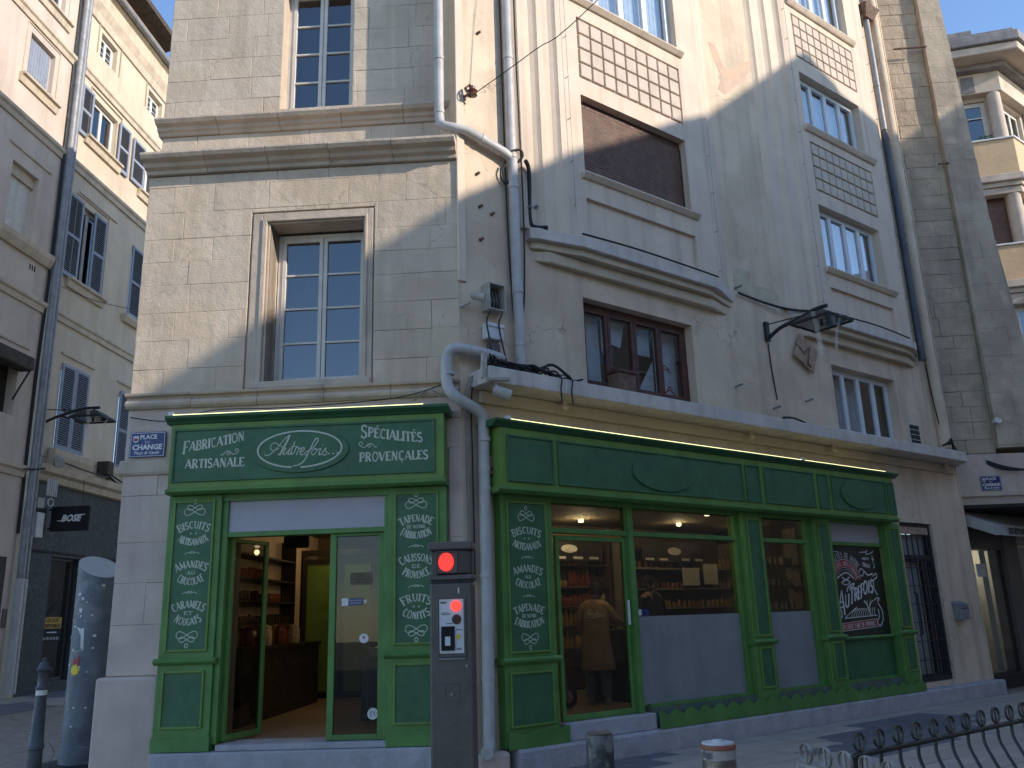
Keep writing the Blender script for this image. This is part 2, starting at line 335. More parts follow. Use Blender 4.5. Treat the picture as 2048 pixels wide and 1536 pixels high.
G['É'] = (G['E'][0], G['E'][1]+[([(.26, 1.10), (.46, 1.28)], .1)])
G['Ç'] = (G['C'][0], G['C'][1]+[([(.40, 0), (.46, -.12), (.34, -.22)], .09)])
G['0'] = G['O']; G['D '] = G['D']
def stext(b, F, w, s, a0, z0, H, width=None, bend=0., slope=0., sp=.07, big=None, wt=1.0, align='c', xs=1.0):
    """stroke text: a0 = centre (or left), z0 = baseline at the centre; bend>0 arches up; all sizes in metres"""
    chars = []; x = 0
    for i, ch in enumerate(s):
        k = 1.35 if (big and i == 0) else 1.0
        gw, st = G[ch]; chars.append((x, k, st)); x += (gw*k+sp)
    x -= sp; sx = (width/x) if width else H*xs
    W = x*sx; xo = a0-W/2 if align == 'c' else a0
    def mp(px, py):
        u = px/x*2-1
        zz = z0+py*H-bend*u*u+slope*(px/x-.5)
        rot = -2*bend*u*2/W if W else 0          # slope of the arch
        return (xo+px*sx-py*H*(-2*bend*u/(W/2))*1.0, zz)
    for (x0, k, st) in chars:
        for pts, wd in st:
            if len(pts) == 2 and (abs(pts[0][0]-pts[1][0]) < .01) and wd >= .15:    # slab serifs
                for yy in (.035, .965):
                    if yy < .5 and min(pts[0][1], pts[1][1]) > .05: continue
                    xx = pts[0][0]; b.ribbon(F, w, [mp(x0+(xx-.16)*k, yy*k-(.22 if k != 1 else 0)), mp(x0+(xx+.16)*k, yy*k-(.22 if k != 1 else 0))], .075*H*wt)
            P = [mp(x0+px*k, (py*k if k == 1 else py*k-.22)) for px, py in pts]
            b.ribbon(F, w+.0002, P, wd*H*wt*1.15*(.5+.5*min(1.3, sx/H)))
def smooth_pts(p, n=6):          # Catmull-Rom
    out = []
    for i in range(len(p)-1):
        p0 = p[max(i-1, 0)]; p1 = p[i]; p2 = p[i+1]; p3 = p[min(i+2, len(p)-1)]
        for k in range(n):
            t = k/n; out.append(tuple(.5*((2*p1[j])+(-p0[j]+p2[j])*t+(2*p0[j]-5*p1[j]+4*p2[j]-p3[j])*t*t+(-p0[j]+3*p1[j]-3*p2[j]+p3[j])*t**3) for j in range(len(p1))))
    out.append(tuple(p[-1])); return out
SCR = [ # the word in script; (points in px of a 2048-wide tracing, width)
 ([(705, 345), (722, 356), (760, 335), (810, 280), (850, 230), (885, 200)], 6), ([(885, 200), (868, 245), (840, 300), (815, 352)], 13),
 ([(800, 352), (832, 322), (850, 300)], 5), ([(860, 300), (820, 285), (780, 262), (752, 275), (750, 310), (775, 318), (810, 300)], 5),
 ([(862, 295), (845, 325), (842, 344), (860, 340), (885, 310), (893, 295)], 8), ([(893, 295), (878, 330), (880, 346), (900, 334)], 8),
 ([(925, 250), (900, 320), (902, 344), (922, 330)], 8), ([(895, 288), (945, 284)], 5),
 ([(922, 330), (938, 290), (955, 300), (948, 320), (940, 348)], 7), ([(948, 320), (966, 296), (975, 300)], 6),
 ([(965, 328), (985, 318), (996, 300), (985, 294), (968, 315), (968, 342), (985, 345), (1010, 325)], 7),
 ([(1010, 325), (1060, 290), (1092, 245), (1090, 225), (1075, 228), (1050, 275), (1020, 345), (990, 395), (955, 420), (915, 428)], 8),
 ([(1000, 352), (1030, 330)], 5), ([(1068, 300), (1050, 320), (1052, 342), (1068, 342), (1085, 318), (1080, 300), (1066, 300), (1090, 306), (1112, 298)], 7),
 ([(1120, 295), (1105, 325), (1106, 345), (1125, 335)], 8), ([(1124, 272), (1132, 272)], 8),
 ([(1125, 335), (1152, 292), (1150, 312), (1160, 330), (1148, 346), (1128, 342)], 7), ([(1172, 335), (1182, 335)], 11), ([(1202, 333), (1212, 333)], 11), ([(1232, 328), (1242, 328)], 11)]
def script(b, F, w, ca, cz, sc, wt=1.):
    for pts, wd in SCR:
        b.ribbon(F, w, [(ca+(x-970)*sc, cz-(y-293-(x-970)*-.055)*sc) for x, y in (smooth_pts(pts, 4) if len(pts) > 2 else pts)], wd*sc*wt)
def loops(b, F, w, ca, cz, s, up=1):       # pair-of-loops ornament with a drop
    for k, (rx, ry, oy) in enumerate(((.5, .18, 0), (.36, .13, .2))):
        P = [(ca+s*rx*math.cos(t), cz+up*s*(oy+ry*math.sin(2*t)*.9)) for t in [2*math.pi*i/28 for i in range(29)]]
        b.ribbon(F, w+.0002*k, P, .035*s)
    b.ribbon(F, w, [(ca+s*.07*math.cos(t), cz+up*s*(.47+.10*math.sin(t))) for t in [2*math.pi*i/12 for i in range(13)]], .035*s)
def wave(b, F, w, ca, cz, s):
    for sg in (-1, 1):
        b.ribbon(F, w, [(ca+sg*s*x, cz+s*y) for x, y in smooth_pts([(.5, -.08), (.38, 0), (.25, .04), (.1, -.03), (.02, .05), (.1, .09), (.16, .02)], 3)], .035*s)
def swirl(b, F, w, ca, cz, s, flip=1):
    b.ribbon(F, w, [(ca+flip*s*x, cz+s*y) for x, y in smooth_pts([(-.5, -.05), (-.42, -.12), (-.3, 0), (-.2, .1), (-.05, .08), (.02, -.05), (-.1, -.1), (-.14, 0), (0, .08), (.2, -.1), (.4, -.02), (.5, .12), (.42, .22), (.3, .15), (.36, .05)], 4)], .04*s)
def dots(b, F, w, ca, cz, s):
    for x in (-s, s):
        for k in range(4): b.ribbon(F, w, [(ca+x-.35*s*math.cos(k*math.pi/4), cz-.35*s*math.sin(k*math.pi/4)), (ca+x+.35*s*math.cos(k*math.pi/4), cz+.35*s*math.sin(k*math.pi/4))], .22*s)
def sans(name, s, F, a, z, w, size, m, parent, sx=1., align='CENTER', shear=0., bold=.0, label=None, kind=None):
    cu = bpy.data.curves.new(name, 'FONT'); cu.body = s; cu.size = size; cu.align_x = align; cu.shear = shear; cu.offset = bold; cu.resolution_u = 2
    o = bpy.data.objects.new(name, cu); COL.objects.link(o)
    dg = bpy.context.evaluated_depsgraph_get(); me = bpy.data.meshes.new_from_object(o.evaluated_get(dg))
    bpy.data.objects.remove(o); bpy.data.curves.remove(cu)
    me.name = name; o0 = wloc(parent)
    for v in me.vertices:
        p = F(a+v.co.x*sx, z+v.co.y, w)-o0; v.co = p
    me.materials.clear(); me.materials.append(m)
    ob = bpy.data.objects.new(name, me); COL.objects.link(ob); ob.parent = parent
    return tag(ob, label=label, kind=kind)

# ------------------------------------------------------------------ setting
MB().plan(FG, [(-60, 60), (-60, -90), (90, -90), (90, 60)], -.3, 0).build('ground', M['ground'], kind='structure')
ground = bpy.data.objects['ground']
def slabs(F, a0, a1, w0, w1, row, lens, holes, lim, pat):
    """paving stones laid in rows, each an object; pat(a,w)->True where dark"""
    n = 0; w = w0; k = 0; meshes = {}
    while w < w1 and n < lim:
        a = a0-random.random()*.6; rw = row*random.choice((.85, 1, 1.15))
        while a < a1 and n < lim:
            ln = random.choice(lens); c = F(a+ln/2, 0, w+rw/2)
            if in_view((c.x, c.y, 0), 90) and not any(h[0] < a+ln/2 < h[1] and h[2] < w+rw/2 < h[3] for h in holes):
                dk = pat(a+ln/2, w+rw/2); key = (ln, rw, dk)
                if key not in meshes:
                    b = MB(); G0 = Frame(0, 0, F.ang); g = .006; e = .008
                    q = [(-ln/2+g, -rw/2+g), (ln/2-g, -rw/2+g), (ln/2-g, rw/2-g), (-ln/2+g, rw/2-g)]
                    vs = [G0(x, -.02, y) for x, y in q]+[G0(x, .012, y) for x, y in q]+[G0(x*(1-e), .018, y*(1-e*2)) for x, y in q]
                    b.add(vs, [(0, 4, 5, 1), (1, 5, 6, 2), (2, 6, 7, 3), (3, 7, 4, 0), (4, 8, 9, 5), (5, 9, 10, 6), (6, 10, 11, 7), (7, 11, 8, 4), (11, 10, 9, 8)])
                    o = b.build('paving_stone', M['paved' if dk else 'pave'], None); me = o.data; bpy.data.objects.remove(o); meshes[key] = me
                inst(meshes[key], 'paving_stone', (c.x, c.y, random.uniform(-.002, .003)), ground, tilt=(random.uniform(-.003, .003), random.uniform(-.003, .003), 0)); n += 1
            a += ln
        w += rw
    return n
def patR(a, w): 
    v = math.sin(a*.9+w*2.1)+math.sin(a*.37-w*1.3+1.2)
    return v > .75
nR = slabs(FR, .6, 13.5, .22, 5.2, .30, (.45, .6, .75, .9), [], 190, patR)
nL = slabs(FS, -13.5, 6, -.2, 8.4, .42, (.55, .7, .95), [], 100, lambda a, w: (math.sin(a*1.3)+math.sin(w*1.9+a*.5)) > .2)

# ------------------------------------------------------------------ stone corner building
corner = thing('stone_corner_building', FL(-1.8, 0, 0), 'pale cut stone corner building with moulded cornices above the left green shopfront', 'building')
UW = -.27
wall(FL, 'upper_wall', M['stone_wall'], corner, -3.71, 0.14, 6.95, 18.4, UW-.5, UW-.02, [(-2.24, -1.33, 7.735, 9.62)])
wall(FL, 'lower_wall', M['stone_wall'], corner, -3.69, 0.0, 3.98, 6.99, -.5, -.02, [(-2.20, -1.10, 4.08, 6.04), (-2.42, -.97, 4.0, 6.19)])
wall(FL, 'window_wall', M['stone_trim'], corner, -2.42, -.97, 4.0, 6.19, -.5, -.03, [(-2.20, -1.10, 4.08, 6.06)])
wall(FL, 'ground_wall', M['stone_wall'], corner, -3.69, 0.0, 0, 3.98, -.42, -.02, [(-2.50, -.78, .3, 2.95)])
# courses of cut stone, block by block
def courses(F, parent, rects_holes, a0, a1, z0, z1, w, hs, ls, m, name='stone_block', edge=.0028, jit=.0015, gap=.0009, skew=0.):
    z = z0; k = 0; n = 0
    while z < z1-.05:
        h = min(random.choice(hs), z1-z)
        if z1-z-h < .12: h = z1-z
        a = a0-random.random()*ls[0]*.9; 
        while a < a1:
            ln = random.uniform(ls[0], ls[1]); e = min(a+ln, a1)
            if a1-e < .12: e = a1
            r = (max(a, a0), e, z, z+h)
            if r[1]-r[0] > .06:
                for q in submesh([r], rects_holes):
                    if q[1]-q[0] < .03 or q[3]-q[2] < .03: continue
                    d = random.uniform(-jit, jit); g = gap*random.uniform(.5, 1.5)
                    A0, A1, Z0, Z1 = q[0]+g, q[1]-g, q[2]+g, q[3]-g; j = lambda: random.uniform(-.003, .003); e2 = .006
                    out = [(A0+j(), Z0+j()), (A1+j(), Z0+j()), (A1+j(), Z1+j()), (A0+j(), Z1+j())]
                    inn = [(out[0][0]+e2, out[0][1]+e2), (out[1][0]-e2, out[1][1]+e2), (out[2][0]-e2, out[2][1]-e2), (out[3][0]+e2, out[3][1]-e2)]
                    b = MB(); vs = [F(x, y, w-.03) for x, y in out]+[F(x, y, w+d-edge) for x, y in out]+[F(x, y, w+d+random.uniform(-.001, .001)) for x, y in inn]
                    b.add(vs, [(0, 1, 5, 4), (1, 2, 6, 5), (2, 3, 7, 6), (3, 0, 4, 7), (4, 5, 9, 8), (5, 6, 10, 9), (6, 7, 11, 10), (7, 4, 8, 11), (8, 9, 10, 11)])
                    b.build(name, m, parent); n += 1
            a = e
            if e >= a1: break
        z += h
    return n
cu_n = courses(FL, corner, [(-2.24, -1.33, 7.735, 9.62)], -3.71, .12, 7.615, 10.2, UW, (.30, .33), (.45, .85), M['stone'])
cu_n += courses(FL, corner, [], -3.71, .12, 6.95, 7.42, UW, (.235, .235), (.5, .9), M['stone'])
cu_n += courses(FL, corner, [(-2.42, -.97, 4.0, 6.19)], -3.69, 0, 4.03, 6.72, 0, (.29, .335), (.45, .95), M['stone'], jit=.0025)
cu_n += courses(FL, corner, [], -3.69, -3.10, 1.07, 3.13, 0, (.42, .5, .55), (.7, .8), M['stone_low'], jit=.003)
cu_n += courses(FL, corner, [], -3.69, -.0, 3.30, 3.90, 0, (.32, .30), (.8, 1.2), M['stone_low'], jit=.003)
cu_n += courses(FL, corner, [], -.14, -.0, .35, 3.30, 0, (.5, .55), (.7, .8), M['stone_low'], jit=.003)
# string courses and cornices
def cornice(name, F, a0, a1, q, w0, m=M['stone_trim'], seg=5):
    for i in range(seg):
        x0 = a0+(a1-a0)*i/seg; x1 = a0+(a1-a0)*(i+1)/seg; dz = random.uniform(-.004, .004)
        MB().prof(F, x0+(.0015 if i else 0), x1-(.0015 if i < seg-1 else 0), [(w0+w, z+dz) for w, z in q]).build(name, m, corner, bevel=.006)
cornice('cornice_stone', FL, -3.75, .10, [(-.1, 7.42), (.03, 7.42), (.05, 7.455), (.08, 7.47), (.09, 7.51), (.15, 7.53), (.18, 7.57), (.18, 7.595), (.02, 7.62), (-.1, 7.62)], UW)
cornice('cornice_stone', FL, -3.71, .0, [(-.3, 6.73), (.05, 6.73), (.06, 6.775), (.12, 6.79), (.14, 6.835), (.22, 6.85), (.25, 6.89), (.25, 6.92), (.10, 6.95), (-.3, 6.95)], 0)
cornice('string_course', FL, -3.715, -.02, [(-.1, 3.86), (.03, 3.86), (.06, 3.89), (.07, 3.92), (.05, 3.955), (.02, 3.965), (.03, 3.99), (.08, 4.00), (.09, 4.03), (.0, 4.045), (-.1, 4.045)], 0)
MB().prof(FL, -3.73, -3.10, [(-.05, 3.13), (.02, 3.13), (.035, 3.16), (.035, 3.28), (.01, 3.30), (-.05, 3.30)]).build('string_course', M['stone_trim'], corner, bevel=.006)
box(FL, 'corner_plinth', M['stone_low'], corner, -3.76, -3.10, 0, 1.06, -.35, .07, bevel=.03)
box(FL, 'shop_plinth', M['plinth'], corner, -3.09, -.10, 0, .345, -.3, .19, bevel=.015)
box(FL, 'doorstep', M['plinth'], corner, -2.46, -.76, .347, .405, -.3, .13, bevel=.01)
# moulded surround of the first floor window
for k, (da, w) in enumerate(((0, .0), (.115, .018), (.17, -.02))):
    a0, a1, z1 = -2.40+da, -.985-da*.55, 6.17-da*.65
    ia0, ia1, iz1 = (-2.285, -1.05, 6.095) if k == 0 else ((-2.23, -1.08, 6.06) if k == 1 else (-2.20, -1.10, 6.04))
    b = MB(); b.box(FL, a0, ia0, 4.05, z1, -.3, w); b.box(FL, ia1, a1, 4.05, z1, -.3, w); b.box(FL, ia0, ia1, iz1, z1, -.3, w)
    b.build('window_surround', M['stone_trim'], corner, bevel=.008)
box(FL, 'window_sill', M['stone_trim'], corner, -2.38, -1.0, 4.046, 4.12, -.4, .03, bevel=.01)
def casement(F, parent, a0, a1, z0, z1, w, rows, fm, gm, cols=2, th=.05, mid=None, bar=.022, name='window', back=None, sill=None):
    f = MB(); f.frame(F, a0, a1, z0, z1, w-.05, w, th*.8).build(name, fm, parent, bevel=.004)
    wn_ = parent.children[-1] if False else bpy.data.objects[-1] if False else None
def window(F, parent, a0, a1, z0, z1, w, cols, rows, fm, gm, fr=.045, leaf=.04, bar=.02, back=M['dark'], bw=.5, name='window', cw=None):
    """frame part > leaves (frames) and panes, and a dark closed recess behind"""
    root = MB().frame(F, a0, a1, z0, z1, w-.06, w, fr).build(name, fm, parent, bevel=.003)
    cw = cw or [1]*cols; tot = sum(cw); x = a0+fr; W = (a1-a0-2*fr)
    for c in range(cols):
        x1 = x+W*cw[c]/tot
        b = MB().frame(F, x+.004, x1-.004, z0+fr+.004, z1-fr-.004, w-.045, w+.012, leaf)
        for r in range(1, rows):
            zz = z0+fr+leaf+(z1-z0-2*fr-2*leaf)*r/rows; b.box(F, x+leaf, x1-leaf, zz-bar/2, zz+bar/2, w-.035, w+.004)
        b.build('casement', fm, root, bevel=.003)
        for r in range(rows):
            za = z0+fr+leaf+(z1-z0-2*fr-2*leaf)*r/rows; zb = z0+fr+leaf+(z1-z0-2*fr-2*leaf)*(r+1)/rows
            box(F, 'pane', gm, root, x+leaf-.002, x1-leaf+.002, za, zb, w-.024, w-.018)
        x = x1
    if back:
        b = MB(); b.box(F, a0-.02, a1+.02, z0-.02, z1+.02, w-bw-.02, w-bw); b.box(F, a0-.03, a0, z0, z1, w-bw, w-.05); b.box(F, a1, a1+.03, z0, z1, w-bw, w-.05)
        b.box(F, a0, a1, z1, z1+.03, w-bw, w-.05); b.box(F, a0, a1, z0-.03, z0, w-bw, w-.05); b.build('window_recess', back, root)
    return root
w1 = window(FL, corner, -2.19, -1.10, 4.14, 6.02, -.32, 2, 4, M['wframe'], M['glass_up'], fr=.05, leaf=.045, bar=.024, bw=1.2)
w2 = window(FL, corner, -2.24, -1.33, 7.735, 9.62, UW-.24, 2, 4, M['wframe'], M['glass_up'], fr=.05, leaf=.045, bar=.024, bw=1.2)
for F0, (a0, a1, z0, z1, w) in ((w1, (-2.10, -1.78, 4.2, 5.95, -.62)), (w2, (-2.15, -1.95, 7.8, 9.5, -.78))):
    b = MB(); 
    for k in range(8): b.box(FL, a0+(a1-a0)*k/8, a0+(a1-a0)*(k+.8)/8, z0, z1, w-.02*(k % 2), w+.01)
    b.build('curtain', M['curtain'], F0)
# body of the block behind the facades with its tiled eave over the side street
side = Frame(FL(-3.71, 0, 0).x, FL(-3.71, 0, 0).y, 1.51)
b = MB(); b.box(side, .3, 17, 0, 18.35, .02, .4); b.build('side_wall', M['plaster'], corner)
MB().add([side(-.35, 18.35, -.40), side(17.2, 18.35, -.40), side(17.2, 19.4, 3.6), side(-.35, 19.4, 3.6), side(-.35, 18.47, -.40), side(17.2, 18.47, -.40), side(17.2, 19.55, 3.6), side(-.35, 19.55, 3.6)],
         [(3, 2, 1, 0), (4, 5, 6, 7), (0, 1, 5, 4), (1, 2, 6, 5), (2, 3, 7, 6), (3, 0, 4, 7)]).build('roof', M['tile'], corner)
roof = [c for c in corner.children if c.name.startswith('roof')][0]
for k in range(70):
    a = -.3+k*.25; b = MB(); b.cyl(side(a, 18.47, -.52), side(a, 18.69, .2), .085, .085, 8); b.build('roof_tile', M['tile'], roof)
b = MB(); b.box(FL, -3.7, .4, 18.4, 18.7, -.8, .1-.27); b.build('eave', M['stone_trim'], corner)
# ------------------------------------------------------------------ plaster building with the bays
plas = thing('plaster_building', FR(5.5, 0, 0), 'cream plastered building with two projecting window bays over the long green shopfront', 'building')
BW = .20
baysA = (1.48, 4.35); baysB = (6.82, 9.65)
wall(FR, 'lower_wall', M['plaster'], plas, -.0, 10.97, 0, 5.98, -.4, 0, [(1.10, 8.02, .42, 2.86), (8.68, 9.74, .33, 2.86), (1.88, 3.92, 4.24, 5.40), (7.30, 9.24, 4.24, 5.36)])
wall(FR, 'upper_wall', M['plaster'], plas, -.0, 10.97, 5.982, 16.0, -.4, 0, [(1.84, 3.93, 7.03, 8.22), (1.80, 3.95, 9.70, 11.2), (7.18, 9.18, 6.95, 8.15), (7.18, 9.15, 9.6, 10.73), (7.15, 9.15, 12.15, 13.5)])
MB().poly(FR, [(10.97, 0), (11.02, 0), (10.93, 5), (10.93, 16), (10.90, 16), (10.90, 5)], -.35, .02).build('corner_edge', M['plaster'], plas)
def baysection(name, pts, z0, z1):       # plan outline of the bay's skin as prism pieces
    b = MB(); b.plan(FR, pts, z0, z1); return b.build(name, M['bay'], plas)
def bay(a_l, a_r, z0, z1, holes, s):
    b = MB()
    for r in submesh([(a_l, a_r, z0, z1)], holes): b.box(FR, r[0], r[1], r[2], r[3], .001, BW)
    b.build('bay_front', M['bay'], plas)
    # stepped and fluted left flank
    x = a_l; d = BW/3
    for k in range(3):
        w1 = BW-d*k; w0 = w1-d; xs = x-.085; 
        P = [(xs, .001), (xs, w0), (xs+.02, w0+.012), (xs+.05, w0+.03), (xs+.07, w0+.05), (x-.001, w1), (x-.001, .001)]
        MB().plan(FR, P, z0, z1).build('flute', M['bay'], plas, smooth=False)
        if k < 2:
            MB().plan(FR, [(xs-s, .001), (xs-s, w0), (xs-.001, w0), (xs-.001, .001)], z0, z1).build('flank_strip', M['bay'], plas); x = xs-s
    MB().plan(FR, [(a_r+.001, .001), (a_r+.001, BW), (a_r+.12, BW-.02), (a_r+.28, .09), (a_r+.42, .02), (a_r+.5, .001)], z0, z1).build('flank_curve', M['bay'], plas, smooth=True)
holesA = [(1.86, 3.91, 7.03, 8.21), (1.82, 3.93, 9.72, 11.18), (1.86, 3.95, 6.20, 6.69), (1.86, 3.92, 8.47, 9.43)]
holesB = [(7.24, 9.12, 6.97, 8.14), (7.20, 9.10, 9.62, 10.72), (7.18, 9.12, 12.17, 13.48), (7.27, 9.22, 6.20, 6.64), (7.25, 9.20, 8.40, 9.35), (7.19, 9.15, 11.02, 11.94)]
bay(baysA[0], baysA[1], 6.085, 15.5, holesA, .19); bay(baysB[0], baysB[1], 6.085, 15.5, holesB, .25)
def relief(a0, a1, z0, z1, nc, nr):
    p = box(FR, 'relief_panel', M['bay'], plas, a0, a1, z0, z1, .001, BW-.035)
    g = .035; W = (a1-a0-g)/nc; H = (z1-z0-g)/nr; me = None
    for r in range(nr):
        for c in range(nc):
            x0 = a0+g+c*W; y0 = z0+g+r*H
            if me is None:
                b = MB(); G0 = Frame(0, 0, FR.ang); w = W-.03; h = H-.03
                o4 = [(0, 0), (w, 0), (w, h), (0, h)]; i4 = [(.006, .006), (w-.006, .006), (w-.006, h-.006), (.006, h-.006)]
                b.add([G0(x, y, 0) for x, y in o4]+[G0(x, y, .030) for x, y in o4]+[G0(x, y, .036) for x, y in i4],
                      [(0, 1, 5, 4), (1, 2, 6, 5), (2, 3, 7, 6), (3, 0, 4, 7), (4, 5, 9, 8), (5, 6, 10, 9), (6, 7, 11, 10), (7, 4, 8, 11), (8, 9, 10, 11)])
                o = b.build('relief_tile', M['tilec']); me = o.data; bpy.data.objects.remove(o)
            inst(me, 'relief_tile', FR(x0, y0, BW-.034), p)
relief(1.865, 3.915, 8.475, 9.425, 9, 4); relief(7.255, 9.195, 8.405, 9.345, 9, 4); relief(7.195, 9.145, 11.025, 11.935, 9, 4)
box(FR, 'recessed_panel', M['bay'], plas, 1.861, 3.949, 6.2, 6.689, .001, BW-.05); box(FR, 'recessed_panel', M['bay'], plas, 7.271, 9.219, 6.2, 6.639, .001, BW-.05)
def sill(a0, a1, z0, z1, w=BW, m=None):
    MB().prof(FR, a0, a1, [(0.01, z0), (w+.03, z0), (w+.05, z0+.02), (w+.085, z1-.02), (w+.085, z1), (.01, z1)]).build('window_sill', m or M['bay'], plas, bevel=.004)
sill(1.80, 4.03, 6.955, 7.03); sill(1.74, 4.0, 9.64, 9.715); sill(7.17, 9.34, 6.88, 6.965); sill(7.12, 9.33, 9.52, 9.615); sill(7.08, 9.25, 12.07, 12.165)
# ring slabs under the bays
def bayslab(P, z0, z1, name='bay_slab'):
    MB().plan(FR, P, z0, z1).build(name, M['slab'], plas, bevel=.01)
    Q = [(a, max(.0, w-.07)) for a, w in P]; MB().plan(FR, [(a+(.06 if a < 3 or 5 < a < 7.9 else -.06), w) for a, w in Q], z0-.09, z0-.001).build('slab_moulding', M['soffit'], plas, bevel=.01)
bayslab([(.98, -.02), (.98, .10), (1.08, .15), (1.55, .235), (1.7, .27), (4.22, .27), (4.40, .22), (4.93, 0), (4.93, -.02)], 5.94, 6.084)
bayslab([(6.25, -.02), (6.3, .10), (6.75, .235), (6.95, .28), (9.5, .28), (9.75, .24), (10.2, 0), (10.2, -.02)], 5.94, 6.084)
# deep cove below the slabs
for (x0, x1) in ((1.05, 4.75), (6.4, 10.05)):
    MB().plan(FR, [(x0+.05, .0), (x0+.25, .09), (x1-.45, .12), (x1, .0)], 5.70, 5.849).build('slab_moulding', M['soffit'], plas, bevel=.02)
# windows of the bays
def shutterblind(F, parent, a0, a1, z0, z1, w, m, name='roller_blind', n=26, part='slats'):
    root = box(F, name, M['bframe'] if m is M['brown'] else m, parent, a0, a1, z1-.10, z1, w-.10, w+.005)
    h = (z1-.10-z0)/n
    for k in range(n):
        z = z0+k*h; b = MB(); b.prof(F, a0+.02, a1-.02, [(w-.03, z+.002), (w+.004, z+.001), (w+.010, z+h*.5), (w+.004, z+h-.003), (w-.03, z+h-.003)]); b.build('slat', m, root)
    box(F, 'guide_rail', M['bframe'], root, a0, a0+.02, z0, z1-.1, w-.05, w+.02); box(F, 'guide_rail', M['bframe'], root, a1-.02, a1, z0, z1-.1, w-.05, w+.02)
    return root
shutterblind(FR, plas, 1.862, 3.908, 7.032, 8.208, BW-.12, M['brown'])
wt_ = window(FR, plas, 1.822, 3.928, 9.717, 11.178, BW-.12, 4, 1, M['alu'], M['glass_r'], fr=.04, leaf=.045, bw=.45)
b = MB()
for k in range(22): b.box(FR, 1.88+k*.092, 1.88+k*.092+.085, 9.78, 11.1, BW-.25-.02*(k % 2), BW-.23)
b.build('curtain', M['curtain'], wt_)
for (a0, a1, z0, z1) in ((7.242, 9.118, 6.972, 8.138), (7.202, 9.098, 9.622, 10.718), (7.182, 9.118, 12.172, 13.478)):
    wd = window(FR, plas, a0, a1, z0, z1, BW-.14, 4, 1, M['alu'], M['glass_r'], fr=.045, leaf=.045, bw=.45)
    b = MB()
    for k in range(22):
        x = a0+.06+(a1-a0-.12)*k/22; b.box(FR, x, x+(a1-a0-.12)/22*.9, z0+.08, z1-.06, BW-.27-.02*(k % 2), BW-.25)
    b.build('curtain', M['curtain'], wd)
# first floor windows over the canopy
wb = window(FR, plas, 1.885, 3.915, 4.24, 5.395, -.13, 4, 1, M['bframe'], M['glass_c'], fr=.075, leaf=.045, bw=.5, cw=[1, 1.1, 1.1, 1.1])
b = MB(); b.poly(FR, [(1.96, 4.30), (2.42, 4.30), (2.40, 5.30), (1.96, 5.30)], -.32, -.31); b.poly(FR, [(2.44, 4.86), (2.56, 4.62), (2.52, 5.30), (2.44, 5.30)], -.30, -.29)
b.poly(FR, [(2.50, 5.0), (2.78, 4.95), (2.88, 5.3), (2.50, 5.3)], -.30, -.29); b.poly(FR, [(3.0, 4.92), (3.36, 4.92), (3.36, 5.3), (3.0, 5.3)], -.32, -.31); b.poly(FR, [(3.0, 4.3), (3.38, 4.3), (3.38, 4.85)], -.30, -.29)
b.poly(FR, [(3.45, 4.3), (3.88, 4.3), (3.88, 5.32), (3.45, 5.32)], -.32, -.31); b.build('paper_sheet', M['curtain'], wb)
b = MB()
for (x0, z0, x1, z1) in ((3.55, 4.78, 3.72, 4.82), (3.56, 4.74, 3.75, 4.77), (3.58, 4.42, 3.82, 4.48), (3.6, 4.36, 3.8, 4.40), (3.66, 4.5, 3.76, 4.53)): b.ribbon(FR, -.304, smooth_pts([(x0, z0), ((x0+x1)/2, z1+.02), (x1, z0+.01)], 4), .022)
b.build('red_print', M['redp'], wb)
wc = window(FR, plas, 7.305, 9.235, 4.24, 5.355, -.15, 4, 1, M['alu'], M['glass_c'], fr=.05, leaf=.04, bw=.5, back=M['paint_y'])
b = MB()
for k in range(16): b.box(FR, 7.4+k*.075, 7.4+k*.075+.06, 4.28, 5.3, -.42-.025*(k % 2), -.40)
b.build('curtain', M['curtain'], wc)
fp = box(FR, 'flower_pot', M['rust'], None, 2.17, 2.46, 4.13, 4.40, .06, .26, bevel=.01); box(FR, 'pot_rim', M['bframe'], fp, 2.15, 2.48, 4.401, 4.44, .04, .28)
tag(fp, 'square brown planter standing on the white canopy ledge before the red-brown window', 'planter')
# canopy ledge
can = MB().plan(FR, [(.10, -.01), (.10, .40), (10.55, .42), (10.95, .05), (10.95, -.01)], 3.95, 4.125).build('canopy_ledge', M['slab'], plas, bevel=.012)
box(FR, 'canopy_moulding', M['soffit'], plas, .22, 10.8, 3.80, 3.949, .0, .06, bevel=.02)
MB().prof(FR, .5, 11.04, [(-.3, 0), (.20, 0), (.20, .22), (.185, .25), (-.3, .25)]).build('plinth', M['plinth'], plas, bevel=.015)
box(FR, 'doorstep', M['plinth'], plas, 1.21, 2.52, .251, .425, -.4, .15, bevel=.012)
box(FR, 'pipe_base', M['stone_low'], plas, .02, .42, 0, .25, -.2, .17, bevel=.04)
MB().box(FR, -.02, .09, 5.2, 16, .001, .03).build('corner_moulding', M['bay'], plas, bevel=.008)
# vent
vt = box(FR, 'vent_grille', M['wframe'], plas, 9.46, 9.83, 4.22, 4.62, .002, .012)
for i in range(2):
    for k in range(4): box(FR, 'vent_hole', M['dark'], vt, 9.49+i*.165, 9.64+i*.165, 4.25+k*.09, 4.325+k*.09, .013, .018)
